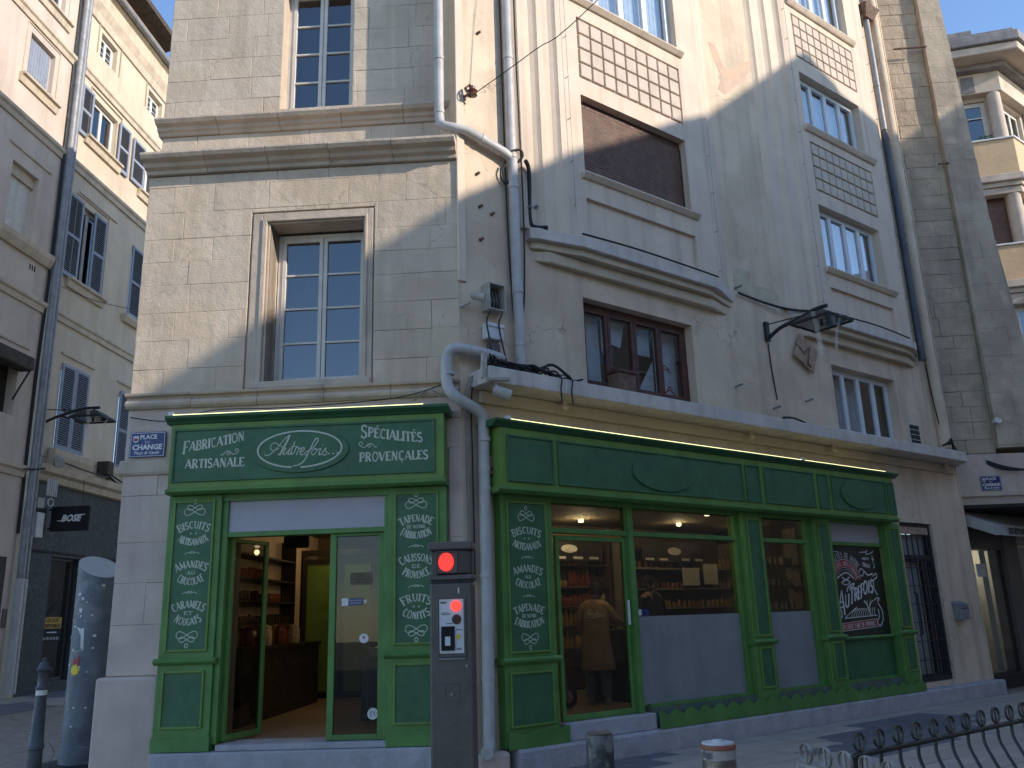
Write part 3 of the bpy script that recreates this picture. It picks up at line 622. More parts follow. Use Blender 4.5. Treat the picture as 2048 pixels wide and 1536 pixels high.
# barred door
dr = MB().frame(FR, 8.70, 9.72, .34, 2.85, -.16, -.04, .06, .06, .05).build('barred_door', M['iron'], plas, bevel=.004)
box(FR, 'wooden_lintel', M['board'], dr, 8.76, 9.66, 2.68, 2.80, -.12, -.05)
for (x0, x1) in ((8.76, 9.38), (9.42, 9.66)): 
    MB().frame(FR, x0, x1, .40, 2.26, -.13, -.06, .04).build('door_leaf', M['iron'], dr, bevel=.003)
    box(FR, 'pane', M['opal'], dr, x0+.03, x1-.03, .44, 2.22, -.155, -.145)
box(FR, 'transom', M['iron'], dr, 8.76, 9.66, 2.262, 2.33, -.14, -.05); box(FR, 'pane', M['opal'], dr, 8.76, 9.66, 2.331, 2.679, -.155, -.145)
for x in (8.95, 9.13, 9.30, 9.52): MB().cyl(FR(x, .40, -.05), FR(x, 2.26, -.05), .009, n=6).build('bar', M['iron'], dr)
for x in (8.93, 9.10, 9.27, 9.45, 9.58): MB().cyl(FR(x, 2.33, -.05), FR(x, 2.68, -.05), .012, n=6).build('bar', M['iron'], dr)
for k in range(6): box(FR, 'cross_bar', M['iron'], dr, 8.76, 9.66, .66+k*.29, .675+k*.29, -.06, -.035)
MB().tube([FR(8.86, 1.05, -.02), FR(8.86, 1.07, .03), FR(8.86, 1.7, .03), FR(8.86, 1.72, -.02)], .014).build('pull_handle', M['iron'], dr, smooth=True)
# marks: filled patches in the plaster, raised skim patches
def patch(name, F, pts, m, parent, th=.004, w=0.): MB().poly(F, smooth_pts(pts+[pts[0]], 3)[:-1], w-.002, w+th).build(name, m, parent)
for c, (rx, rz) in (((5.18, 7.28), (.05, .09)), ((5.22, 9.9), (.09, .05)), ((5.62, 6.95), (.03, .06))):
    patch('bare_patch', FR, [(c[0]+rx*math.cos(t)*random.uniform(.8, 1.1), c[1]+rz*math.sin(t)*random.uniform(.8, 1.1)) for t in [2*math.pi*i/9 for i in range(9)]], M['strim'], plas, .002)
pipes_pos = [(.27, 6.62), (.30, 6.20), (.47, 6.15), (.33, 8.6), (.30, 5.78)]
for (a, z) in pipes_pos:
    MB().cyl(FR(a, z, -.02), FR(a+.02, z+.01, .05), .022, .016, 7).build('wall_plug', M['rust'], plas)
for (a, z) in ((.98, 6.35), (1.08, 6.38), (4.98, 6.18), (4.75, 4.62), (6.45, 4.62), (5.6, 4.4)):
    MB().cyl(FR(a, z, -.02), FR(a+.03, z+.02, .12), .018, n=7).build('cut_bracket', M['zinc'], plas)
MB().poly(FR, [(4.98, 10.49), (5.14, 10.50), (5.30, 10.17), (5.45, 10.12), (5.78, 10.38), (6.06, 10.60), (6.18, 10.50), (5.65, 9.96), (5.28, 9.62), (5.11, 9.66), (5.22, 9.93), (5.07, 10.20)], -.002, .003).build('skim_patch', M['skim'], plas)
MB().poly(FR, smooth_pts([(5.02, 6.53), (5.40, 6.54), (5.38, 6.33), (5.8, 6.36), (6.05, 6.30), (6.02, 6.16), (5.22, 6.13), (4.98, 6.22), (5.02, 6.53)], 3)[:-1], -.002, .003).build('skim_patch', M['skim2'], plas)
# anti-bird spikes line on slabs, thin bird wires on the bays
for (x, z0, z1) in ((4.40, 6.15, 8.6), (1.62, 6.4, 12.5), (6.93, 6.2, 14), (9.70, 6.2, 13)):
    b = MB(); b.tube([FR(x, z0, BW+.05), FR(x-.02, (z0+z1)/2, BW+.055), FR(x, z1, BW+.05)], .003, 5)
    z = z0+.1
    while z < z1: b.tube([FR(x-.0, z, BW-.01), FR(x, z+.005, BW+.05)], .005, 5); z += .62
    b.build('bird_wire', M['gcable'], plas)
# ------------------------------------------------------------------ shopfronts
def raised(F, parent, a0, a1, z0, z1, w, m=None, mm=None, t=.022, name='panel'):
    """a field with a moulding round it"""
    p = box(F, name, m or M['dgreen'], parent, a0, a1, z0, z1, w, w+.006)
    MB().frame(F, a0-.004, a1+.004, z0-.004, z1+.004, w, w+.020, t).build('moulding', mm or M['dgreen'], p, bevel=.005)
    return p
def pillar(F, S, a0, a1, z0, z1, w, zl, up, low, base=.12, w0=.0):
    p = box(F, 'pillar', M['green'], S, a0, a1, z0, z1, w0, w, bevel=.004)
    if up: u = raised(F, p, *up, w, mm=M['lgreen'])
    if low: raised(F, p, *low, w, mm=M['lgreen'])
    MB().prof(F, a0-.035, a1+.035, [(w0, zl-.035), (w+.02, zl-.035), (w+.045, zl-.01), (w+.05, zl+.012), (w+.03, zl+.03), (w0, zl+.03)]).build('ledge', M['green'], p, bevel=.004)
    if base: box(F, 'base_board', M['green'], p, a0-.012, a1+.012, z0, z0+base, w0, w+.02, bevel=.004)
    return p
# --- left shopfront
SL = thing('shopfront', FL(-1.65, .35, .1), 'left green shopfront with the oval Autrefois sign and an open glass door', 'shopfront')
fa = box(FL, 'fascia', M['lgreen'], SL, -3.07, -.155, 2.925, 3.615, .0, .26, bevel=.004)
MB().prof(FL, -3.12, -.10, [(0, 3.617), (.27, 3.617), (.29, 3.64), (.34, 3.67), (.345, 3.70), (0, 3.70)]).build('cornice', M['dgreen'], fa, bevel=.004)
MB().prof(FL, -3.09, -.135, [(0, 2.87), (.24, 2.87), (.275, 2.895), (.275, 2.924), (0, 2.924)]).build('moulding', M['green'], fa, bevel=.004)
sp = raised(FL, fa, -3.03, -.25, 2.995, 3.555, .261, t=.025, name='sign_panel')
b = MB(); E_ = [(-1.67+.52*math.cos(t), 3.275+.232*math.sin(t)) for t in [2*math.pi*i/40 for i in range(40)]]
b.poly(FL, E_, .267, .285).build('oval_plaque', M['dgreen'], sp, bevel=.006)
b = MB(); W = .288
O = [(-1.67+.445*math.cos(R_(-88+i*348/46)), 3.29+.192*math.sin(R_(-88+i*348/46))) for i in range(47)]
b.ribbon(FL, W, O, .016); script(b, FL, W, -1.655, 3.305, .00145, 1.0)
stext(b, FL, .270, 'FABRICATION', -2.60, 3.35, .105, width=.66, slope=.10, bend=-.012, big=True)
stext(b, FL, .270, 'ARTISANALE', -2.575, 3.135, .098, width=.63, slope=.0)
stext(b, FL, .270, 'SPÉCIALITÉS', -.705, 3.35, .105, width=.66, slope=-.10, bend=-.012, big=True)
stext(b, FL, .270, 'PROVENÇALES', -.68, 3.13, .098, width=.72, slope=.0)
swirl(b, FL, .270, -2.42, 3.285, .19); swirl(b, FL, .270, -.95, 3.30, .19, -1)
b.build('lettering', M['cream'], sp)
pl1 = pillar(FL, SL, -3.10, -2.53, .35, 2.869, .12, 1.20, (-3.035, -2.60, 1.295, 2.81), (-3.035, -2.61, .565, 1.105), .13)
pl2 = pillar(FL, SL, -.76, -.155, .35, 2.869, .12, 1.20, (-.695, -.24, 1.295, 2.81), (-.695, -.25, .55, 1.115), .14)
W = .1262
# (the flat fields of the two pillars carry the print)
def column_text(F, w, ca, zm, pitch, rows, par, wd=.30):
    b = MB(); loops(b, F, w, ca, zm+.225, .22, 1)
    for i, (a_, m2, c_) in enumerate(rows):
        z = zm-pitch*i
        stext(b, F, w, a_, ca, z+.052, .074, width=wd*(.86 if len(a_) < 7 else 1.), bend=.045)
        if m2 == '*': dots(b, F, w, ca, z, .026)
        else: stext(b, F, w, m2, ca, z-.018, .036, width=(.045*len(m2) if len(m2) < 3 else .024*len(m2)))
        stext(b, F, w, c_, ca, z-.124, .072, width=wd*(.86 if len(c_) < 7 else (1.12 if len(c_) > 9 else 1.)), bend=-.045)
        if i < len(rows)-1: wave(b, F, w, ca, z-pitch/2, .16)
    loops(b, F, w, ca, zm-pitch*(len(rows)-1)-.215, .22, -1)
    b.build('lettering', M['cream'], par)
column_text(FL, .127, -2.815, 2.473, .4025, [('BISCUITS', '*', 'ARTISANAUX'), ('AMANDES', 'AU', 'CHOCOLAT'), ('CARAMELS', 'ET', 'NOUGATS')], pl1)
column_text(FL, .127, -.47, 2.457, .3995, [('TAPENADE', 'DE NOTRE', 'FABRICATION'), ('CALISSONS', 'DE', 'PROVENCE'), ('FRUITS', '*', 'CONFITS')], pl2)
# door frame, white band, leaves
box(FL, 'head_rail', M['green'], SL, -2.53, -.76, 2.80, 2.92, -.05, .10)
box(FL, 'white_panel', M['opalw'], SL, -2.47, -.81, 2.478, 2.80, -.02, .055)
b = MB(); b.box(FL, -2.53, -2.47, .406, 2.80, -.06, .085); b.box(FL, -.81, -.76, .406, 2.80, -.06, .085); b.box(FL, -2.47, -.81, 2.425, 2.477, -.06, .075); b.build('door_frame', M['green'], SL, bevel=.004)
fx = MB().frame(FL, -1.385, -.812, .41, 2.423, -.02, .04, .065, .05, .03).build('fixed_leaf', M['green'], SL, bevel=.004)
box(FL, 'pane', M['glass'], fx, -1.32, -.877, .46, 2.393, .005, .011)
LF = Frame(FL(-2.455, 0, .0).x, FL(-2.455, 0, .0).y, -.05+R_(72))     # left leaf stands open inwards
lf = MB().frame(LF, 0, .62, .42, 2.42, -.02, .025, .05, .06, .04).build('open_leaf', M['green'], SL, bevel=.004)
box(LF, 'pane', M['glass'], lf, .05, .57, .48, 2.38, 0, .006)
# stickers on the fixed leaf
st = MB().poly(FL, [(-1.16, 1.895), (-.96, 1.895), (-.945, 1.91), (-.945, 2.005), (-.96, 2.02), (-1.16, 2.02), (-1.175, 2.005), (-1.175, 1.91)], .012, .016).build('hours_card', M['paint_y'], fx)
for z, s in ((1.985, 'horaires'), (1.955, 'boutique ouverte'), (1.925, '10h - 19h')): sans('lettering', s, FL, -1.06, z-.01, .018, .026 if 'h -' not in s else .034, M['dark'], st)
s2 = box(FL, 'video_sticker', M['blue'], fx, -1.19, -1.04, 1.69, 1.765, .012, .015); box(FL, 'camera_pictogram', M['white'], s2, -1.26, -1.191, 1.69, 1.765, .012, .015)
sans('lettering', 'SITE SOUS VIDEO', FL, -1.115, 1.735, .0165, .018, M['white'], s2); sans('lettering', 'SURVEILLANCE', FL, -1.115, 1.708, .0165, .018, M['white'], s2)
for nm, c, r, m2 in (('round_sticker', (-1.06+.035, 1.365), .047, M['white']), ('round_sticker', (-.925, .645), .055, M['paper']), ('round_sticker', (-1.015, 1.728), .017, M['white'])):
    q = MB().poly(FL, [(c[0]+r*math.cos(t), c[1]+r*math.sin(t)) for t in [2*math.pi*i/20 for i in range(20)]], .012, .015).build(nm, m2, fx)
    if r > .05: MB().ribbon(FL, .016, [(c[0]-.02, c[1]-.03), (c[0]-.018, c[1]+.02), (c[0]+.015, c[1]+.015), (c[0]+.018, c[1]-.02)], .008).build('pictogram', M['dark'], q)
    elif r > .04: MB().poly(FL, [(c[0]-.01, c[1]), (c[0]+.004, c[1]-.006), (c[0]+.014, c[1]+.02), (c[0]-.014, c[1]+.022)], .0155, .017).build('pictogram', M['redp'], q)
    else: MB().poly(FL, [(c[0]-.006, c[1]-.006), (c[0]+.006, c[1]-.006), (c[0]+.006, c[1]+.006), (c[0]-.006, c[1]+.006)], .0155, .017).build('pictogram', M['redp'], q)
def led(F, a0, a1, z, w, label):
    t = MB().prof(F, a0, a1, [(w-.03, z), (w, z), (w, z+.005), (w-.03, z+.008)]).build('light_tube', M['led'])
    box(F, 'tube_fitting', M['white'], t, a0-.05, a0-.001, z-.002, z+.035, w-.04, w); return tag(t, label, 'light tube')
led(FL, -3.03, -.36, 3.701, .345, 'lit yellow light tube along the top of the left shop sign')
# --- long shopfront
SR = thing('shopfront', FR(4.3, .25, .1), 'long green shopfront with blank fascia, frosted windows and black poster at its right', 'shopfront')
fa = box(FR, 'fascia', M['lgreen'], SR, .30, 8.15, 2.86, 3.50, .0, .28, bevel=.004)
MB().prof(FR, .20, 8.24, [(0, 3.502), (.29, 3.502), (.31, 3.52), (.355, 3.55), (.36, 3.575), (0, 3.575)]).build('cornice', M['dgreen'], fa, bevel=.004)
MB().prof(FR, .27, 8.18, [(0, 2.80), (.26, 2.80), (.30, 2.83), (.30, 2.859), (0, 2.859)]).build('moulding', M['green'], fa, bevel=.004)
for i, (a0, a1) in enumerate(((.39, 1.03), (1.10, 4.33), (4.40, 4.70), (4.80, 5.95), (6.05, 6.31), (6.40, 7.88), (7.95, 8.13))):
    p = raised(FR, fa, a0, a1, 2.92, 3.42, .281, t=.022, name='fascia_panel')
    if i in (1, 5):
        ca, rx = (2.80, .55) if i == 1 else (7.12, .50)
        MB().poly(FR, [(ca+rx*math.cos(t), 3.175+.225*math.sin(t)) for t in [2*math.pi*i2/40 for i2 in range(40)]], .2875, .310).build('oval_plaque', M['dgreen'], p, bevel=.006)
q1 = pillar(FR, SR, .40, 1.10, .26, 2.799, .13, 1.09, (.47, 1.01, 1.165, 2.73), (.46, 1.03, .45, .975), 0)
column_text(FR, .137, .735, 2.338, .402, [('BISCUITS', '*', 'ARTISANAUX'), ('AMANDES', 'AU', 'CHOCOLAT'), ('TAPENADE', 'DE NOTRE', 'FABRICATION')], q1, .36)
for (a0, a1) in ((4.42, 4.84), (6.05, 6.46), (7.98, 8.40)):
    pillar(FR, SR, a0, a1, .26, 2.799, .14, 1.12, (a0+.08, a1-.06, 1.19, 2.72), (a0+.09, a1-.06, .55, 1.05), 0)
def wavy(a0, a1, z0, z1, w, per=.26, amp=.028):
    n = max(2, int((a1-a0)/.03)); top = [(a0+(a1-a0)*i/n, z1+amp*math.cos(2*math.pi*((a0+(a1-a0)*i/n)-a0)/per)-(.0)) for i in range(n+1)]
    b = MB()
    for i in range(n): b.hexa([FR(top[i][0], z0, w), FR(top[i+1][0], z0, w), FR(top[i+1][0], z0, w-.02), FR(top[i][0], z0, w-.02), FR(top[i][0], top[i][1], w), FR(top[i+1][0], top[i+1][1], w), FR(top[i+1][0], top[i+1][1], w-.02), FR(top[i][0], top[i][1], w-.02)])
    return b.build('wavy_skirting', M['green'], SR)
wavy(.40, 1.19, .252, .40, .175, .40, .02); wavy(2.54, 4.86, .252, .42, .195); wavy(4.862, 6.46, .252, .41, .195); wavy(6.462, 8.42, .252, .39, .195)
box(FR, 'sill_board', M['sillg'], SR, 2.52, 8.40, .252, .475, -.05, .10); box(FR, 'bottom_rail', M['green'], SR, 2.52, 8.0, .476, .51, -.05, .07)
box(FR, 'head_rail', M['green'], SR, 1.10, 8.02, 2.76, 2.859, -.08, .08)
b = MB(); b.box(FR, 1.101, 8.0, 2.425, 2.48, -.04, .055); b.box(FR, 2.335, 2.42, .43, 2.76, -.05, .075); b.box(FR, 4.34, 4.42, .5, 2.76, -.05, .06); b.box(FR, 1.08, 1.13, .43, 2.76, -.05, .05); b.box(FR, 5.93, 6.05, .5, 2.76, -.05, .06)
b.build('glazing_frame', M['green'], SR, bevel=.004)
dd = MB().frame(FR, 1.235, 2.333, .43, 2.40, -.03, .02, .05, .06, .05).build('door_leaf', M['green'], SR, bevel=.004)
box(FR, 'pane', M['glass'], dd, 1.285, 2.283, .49, 2.35, -.008, -.002); box(FR, 'door_pull', M['white'], dd, 2.29, 2.31, 1.40, 1.68, .021, .05, bevel=.005)
box(FR, 'pane', M['glass'], SR, 1.13, 2.335, 2.48, 2.76, 0, .006)
for (a0, a1) in ((2.42, 4.34), (4.84, 5.93)):
    box(FR, 'pane', M['glass'], SR, a0, a1, 2.48, 2.76, 0, .006); box(FR, 'pane', M['glass'], SR, a0, a1, 1.49, 2.425, 0, .006); box(FR, 'frosted_pane', M['opal'], SR, a0, a1, .50, 1.489, -.001, .009)
box(FR, 'white_panel', M['opalw'], SR, 6.46, 7.98, 2.48, 2.76, 0, .01)
box(FR, 'lower_panel', M['dgreen'], SR, 6.46, 7.98, .50, 1.06, 0, .012); MB().prof(FR, 6.46, 7.98, [(0, 1.06), (.06, 1.06), (.075, 1.085), (.06, 1.105), (0, 1.105)]).build('sill_rail', M['green'], SR)
s3 = box(FR, 'video_sticker', M['blue'], SR, 2.53, 2.66, 1.50, 1.57, .008, .011); box(FR, 'camera_pictogram', M['white'], s3, 2.45, 2.529, 1.50, 1.57, .008, .011)
# poster in the end window
po = box(FR, 'poster', M['poster'], SR, 6.47, 7.95, 1.107, 2.424, 0, .012)
def PX(x, y):     # tracing of the poster -> (a, z); measured off its printed frame
    ax = [(175, 130), (870, 150), (1010, 1300), (320, 1340)]
    v = (y-(130+(x-175)*.03))/1195.0; xl = 172+(y-130)*.125; xr = 868+(y-130)*.125
    u = (x-xl)/(xr-xl); return (6.48+1.34*u, 2.41-1.27*v)
b = MB(); r_ = MB(); W = .0135
def pr(bb, pts, wd, w=W, n=4): bb.ribbon(FR, w, [PX(x, y) for x, y in (smooth_pts(pts, n) if len(pts) > 2 else pts)], wd)
ctr = PX(450, 640)
def arcband(bb, r0, r1, t0, t1, w, n=26):
    for i in range(n):
        ta, tb = R_(t0+(t1-t0)*i/n), R_(t0+(t1-t0)*(i+1)/n)
        f = lambda r, t: (ctr[0]+r*1.18*math.cos(t), ctr[1]+r*math.sin(t))
        bb.add([FR(*f(r0, ta), w), FR(*f(r1, ta), w), FR(*f(r1, tb), w), FR(*f(r0, tb), w)], [(0, 1, 2, 3)])
arcband(r_, .235, .335, 8, 172, W); arcband(b, .340, .348, 8, 172, W); arcband(b, .222, .229, 8, 172, W); arcband(b, .19, .194, 25, 155, W)
def arctext(bb, s, r, H, t0, t1, w):
    n = len(s)
    for i, ch in enumerate(s):
        if ch == ' ': continue
        th = R_(t0+(t1-t0)*(i+.5)/n); gw, stt = G[ch]; k = H*.55
        for pts, wd in stt:
            P = []
            for px, py in pts:
                rr = r+py*H; tt = th-(px-gw/2)*k/(r*1.05); P.append((ctr[0]+rr*1.18*math.cos(tt), ctr[1]+rr*math.sin(tt)))
            bb.ribbon(FR, w, P, wd*H*.75)
arctext(b, 'SPÉCIALITÉS DE NOTRE', .365, .085, 160, 35, W); arctext(b, 'FABRIQUE ARTISANALE', .252, .065, 168, 12, W+.001)
pr(b, [(395, 560), (450, 600), (500, 560)], .02); pr(b, [(390, 640), (450, 600), (510, 640)], .02); pr(b, [(330, 580), (370, 540), (450, 500), (520, 545), (560, 590)], .018); pr(b, [(400, 650), (450, 670), (500, 650)], .014)
for i, ch in enumerate('AUTREFOIS'):
    gw, stt = G[ch]; x0 = (340, 430, 500, 560, 610, 650, 690, 755, 790)[i]; x1 = (440, 500, 560, 620, 660, 700, 750, 785, 835)[i]; yb = (1090, 985, 940, 900, 880, 850, 815, 800, 800)[i]; yt = (750, 800, 700, 720, 690, 660, 630, 620, 610)[i]
    for pts, wd in stt: b.ribbon(FR, W, [PX(x0+(x1-x0)*px/gw, yb+(yt-yb)*py+px*(-20)) for px, py in pts], .035 if wd > .12 else .022)
pr(b, [(460, 770), (480, 700), (560, 650), (540, 700), (500, 730)], .022); pr(b, [(340, 870), (320, 1000), (350, 1120), (400, 1080), (350, 920), (400, 900)], .022); pr(b, [(330, 740), (290, 745), (265, 800)], .018); pr(b, [(290, 720), (255, 700), (290, 670), (290, 730)], .014)
for k in range(11): pr(b, [(520+k*33, 1115), (545+k*30, 1040), (590+k*26, 1000)], .012)
pr(b, [(440, 1120), (890, 1110)], .012); pr(b, [(430, 1125), (520, 1040), (600, 980)], .012); pr(b, [(800, 1110), (765, 1010), (740, 950), (700, 900)], .025); pr(b, [(765, 1010), (800, 930), (830, 900)], .014); pr(b, [(750, 960), (740, 890)], .012); pr(b, [(775, 980), (790, 880)], .010)
pr(r_, [(375, 1235), (890, 1205)], .098); pr(b, [(370, 1190), (885, 1158)], .010); pr(b, [(385, 1290), (900, 1262)], .010)
for i, ch in enumerate('ÉPICERIE FINE EN PROVENCE'):
    if ch == ' ': continue
    gw, stt = G[ch]; x0 = 400+i*18.6
    for pts, wd in stt: b.ribbon(FR, W+.001, [PX(x0+16*px/gw, 1270-i*1.1-60*py) for px, py in pts], .008)
pr(b, [(830, 560), (880, 520), (890, 580), (840, 620), (850, 740), (900, 830)], .018); pr(b, [(850, 900), (880, 870), (920, 880), (900, 930), (960, 1050), (970, 1180), (930, 1260), (890, 1200), (920, 1120), (900, 1020)], .018)
pr(b, [(640, 500), (650, 450), (700, 480), (680, 550), (650, 540)], .016); pr(b, [(700, 480), (760, 540), (830, 520)], .020); pr(b, [(180, 190), (230, 230), (260, 180), (230, 170), (250, 240)], .012); pr(b, [(250, 205), (340, 210)], .008); pr(b, [(640, 215), (720, 210), (750, 190), (730, 240), (800, 230), (840, 200)], .012); pr(b, [(820, 260), (850, 330), (820, 300), (860, 420), (840, 440)], .012)
for i, ch in enumerate('PRODUITS'): 
    gw, stt = G[ch]
    for pts, wd in stt: b.ribbon(FR, W, [PX(680+i*12+11*px/gw, 325-35*py) for px, py in pts], .007)
for i, ch in enumerate('TERROIR'):
    gw, stt = G[ch]
    for pts, wd in stt: b.ribbon(FR, W, [PX(680+i*16+15*px/gw, 415+i*5-55*py) for px, py in pts], .009)
b.build('print', M['paper'], po); r_.build('red_print', M['redp'], po)
led(FR, .40, 5.62, 3.576, .36, 'lit yellow light tube along the left and middle of the long fascia'); led(FR, 5.70, 7.85, 3.576, .36, 'shorter lit yellow light tube at the right end of the long fascia')
# ------------------------------------------------------------------ inside the shops
room = thing('shop_interior', (-.5, 12.5, .4), 'dim brown shop interior seen through the open door and the windows', 'room')
b = MB(); b.add([FL(-3.3, .40, -.3), FL(.0, .40, -.25), FR(8.2, .40, -.25), FR(8.2, .40, -5.5), (-1.0, 17.5, .40), (-4.0, 17.5, .40)], [(0, 1, 2, 3, 4, 5)]); b.build('shop_floor', M['floor'], room)
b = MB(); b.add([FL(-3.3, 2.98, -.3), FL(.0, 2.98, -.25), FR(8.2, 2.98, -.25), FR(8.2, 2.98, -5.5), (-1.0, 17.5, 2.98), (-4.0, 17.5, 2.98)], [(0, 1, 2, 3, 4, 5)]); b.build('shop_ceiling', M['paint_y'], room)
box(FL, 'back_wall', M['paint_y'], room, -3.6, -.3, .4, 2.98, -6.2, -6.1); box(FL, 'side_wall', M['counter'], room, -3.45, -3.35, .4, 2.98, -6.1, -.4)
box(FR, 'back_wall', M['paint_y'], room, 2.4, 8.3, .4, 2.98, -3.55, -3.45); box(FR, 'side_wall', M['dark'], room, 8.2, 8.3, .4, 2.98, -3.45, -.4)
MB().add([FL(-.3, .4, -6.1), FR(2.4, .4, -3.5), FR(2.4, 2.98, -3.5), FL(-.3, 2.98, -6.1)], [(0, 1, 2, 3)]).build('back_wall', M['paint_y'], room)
# warm lamps
def spot(p, e, label, sz=.05):
    q = MB().lathe(p, [(.035, 0), (.045, .02), (.045, .05)], 10).build('ceiling_or_fill_spot', M['bulb'], label=None); tag(q, label, 'ceiling lamp', 'lit spots on the shop ceiling')
    l = bpy.data.lights.new('spot_light', 'POINT'); l.energy = e; l.color = (1, .70, .38); l.shadow_soft_size = sz; o = bpy.data.objects.new('spot_light', l); COL.objects.link(o); o.location = (p[0], p[1], p[2]-.08)
for a, w, e in ((-2.2, -1.7, 3.0), (-1.3, -3.6, 3.5), (-2.5, -4.8, 2.5)):
    p = FL(a, 2.92, w); spot(p, e, 'small lit spot on the ceiling of the left shop')
for a, w, e in ((3.9, -2.5, 9), (5.9, -2.3, 5), (7.4, -2.2, 2.5), (2.75, -.6, 11), (5.2, -1.1, 1)):  # the foremost lamp is added to brighten the back of the tan coat
    p = FR(a, 2.92, w); spot(p, e, 'small lit spot on the ceiling behind the long shopfront, foremost one added as fill')
def header(F, a0, a1, w):
    hd = MB().poly(F, [(a0, 2.36), (a1, 2.36), (a1, 2.60), (a1-.25, 2.72), (a0+.25, 2.72), (a0, 2.60)], w-.03, w).build('sign_board', M['counter'], room, bevel=.004); c = (a0+a1)/2
    MB().poly(F, [(c+.17*math.cos(t), 2.56+.065*math.sin(t)) for t in [2*math.pi*i/20 for i in range(20)]], w+.001, w+.006).build('oval_label', M['paper'], hd)
    for x in (a0+.18, a0+.52, a1-.52, a1-.18): box(F, 'small_card', M['paper'], hd, x-.10, x+.10, 2.40, 2.44, w+.001, w+.005)
header(FR, 3.35, 4.75, -2.98); header(FR, 5.6, 7.2, -2.9)
for (x, z, w_, h_, wd_) in ((6.6, 1.98, .42, .30, -2.93), (7.15, 2.0, .36, .36, -2.93)): box(FR, 'picture_frame', M['paper'], room, x, x+w_, z, z+h_, wd_, wd_+.02)
# counters
def counter(F, a0, a1, w0, w1, z1, label, n, face='a1'):
    c = box(F, 'shop_counter', M['counter'], None, a0, a1, .402, z1-.05, w0, w1, bevel=.005); tag(c, label, 'counter')
    box(F, 'counter_top', M['counter'], c, a0-.03, a1+.03, z1-.049, z1, w0-.03, w1+.03)
    for k in range(n):
        if face == 'a1':
            G1 = Frame(F(a1, 0, w0).x, F(a1, 0, w0).y, F.ang-math.pi/2); L_ = (w1-w0)/n; G1 = Frame(F(a1, 0, w1).x, F(a1, 0, w1).y, F.ang+math.pi/2)
            x0, x1 = k*L_+.08, (k+1)*L_-.08; bb = MB()
            bb.ribbon(G1, .004, smooth_pts([(x0, .55), (x1, .55), (x1, .95), (x1-.08, 1.02), (x0+.1, 1.05), (x0, 1.1), (x0, .55)], 3), .006)
        else:
            L_ = (a1-a0)/n; x0, x1 = a0+k*L_+.08, a0+(k+1)*L_-.08; bb = MB(); bb.ribbon(F, w1+.004, [(x0, .55), (x1, .55), (x1, 1.0), (x1-.12, 1.02), (x1-.18, 1.12), (x0, 1.12), (x0, .55)], .008)
        bb.build('panel_line', M['gold'], c)
    return c
counter(FL, -3.33, -2.74, -4.5, -1.25, 1.28, 'long dark panelled counter along the left wall of the shop', 6)
counter(FL, -1.45, -.35, -2.35, -1.75, 1.12, 'dark display counter behind the fixed glass leaf', 1, 'w')
counter(FR, 3.38, 4.0, -1.9, -1.20, 1.32, 'dark service counter to the right of the shopkeeper', 1, 'w')
# shelves and what stands on them
def jarmesh(kind, m):
    b = MB(); c = (0, 0, 0)
    if kind == 0: b.lathe(c, [(.034, 0), (.036, .01), (.036, .085), (.026, .10), (.03, .102), (.03, .12)], 8)
    elif kind == 1: b.lathe(c, [(.032, 0), (.034, .01), (.034, .15), (.012, .20), (.012, .26)], 8)
    elif kind == 2: b.lathe(c, [(.05, 0), (.055, .02), (.055, .13), (.045, .15), (.05, .152), (.05, .17), (.01, .19)], 8)
    else: b.add([(-.045, -.035, 0), (.045, -.035, 0), (.045, .035, 0), (-.045, .035, 0), (-.045, -.035, .12), (.045, -.035, .12), (.045, .035, .12), (-.045, .035, .12)], [(3, 2, 1, 0), (4, 5, 6, 7), (0, 1, 5, 4), (1, 2, 6, 5), (2, 3, 7, 6), (3, 0, 4, 7)])
    o = b.build('jar', m, smooth=(kind < 3)); me = o.data; bpy.data.objects.remove(o); return me
JX = {(k, i): jarmesh(k, JM[i]) for k in range(4) for i in range(5)}
def shelves(F, a0, a1, zs, w, d, label, jl, group, m=M['shelf'], pitch=.11, kinds=(0, 1, 2, 3), cols=(0, 1, 2, 3, 4), nm='jar', cat='jar', maxn=200):
    s = thing('shelf_unit', F((a0+a1)/2, .4, w-d/2), label, 'shelves'); n = 0
    for x in (a0, a1-.03): box(F, 'side_board', m, s, x, x+.03, .41, 2.75, w-d, w)
    if w < -1 or w > 0: box(F, 'back_board', M['shelf'], s, a0+.03, a1-.03, .41, 2.75, w-d, w-d+.02)
    for z in zs:
        box(F, 'shelf', m, s, a0+.03, a1-.03, z-.025, z, w-d+.02, w-.005)
        k = random.choice(kinds); cidx = random.choice(cols); x = a0+.08; run = random.randint(3, 6)
        while x < a1-.07 and n < maxn:
            if run == 0: k = random.choice(kinds); cidx = random.choice(cols); run = random.randint(3, 6); x += .03
            p = F(x, z+.001, w-.08); 
            if in_view(p, 0):
                q_ = random.uniform(.8, 1.2); o = inst(JX[(k, cidx)], nm, p, rz=F.ang, sc=(min(1.1, q_), min(1.1, q_), random.uniform(.75, 1.1))); tag(o, jl, cat, group); n += 1
            x += pitch; run -= 1
    return s
shelves(FR, 2.9, 5.0, (1.05, 1.38, 1.68, 1.98, 2.32), -3.05, .38, 'shelf unit of warm wood on the back wall behind the shopkeeper', 'jar or bottle on the shelves behind the shopkeeper', 'jars and bottles behind the shopkeeper', M['shelf'], .092, (0, 1, 2), (0, 2, 3, 4, 1), maxn=130)
shelves(FR, 5.1, 8.1, (1.30, 1.62, 1.94, 2.28), -2.95, .38, 'shelf unit with pale shelves behind the middle window', 'glass jar on the pale shelves behind the middle window', 'glass jars behind the middle window', M['shelfw'], .12, (0, 2), (0, 1, 4), maxn=110)
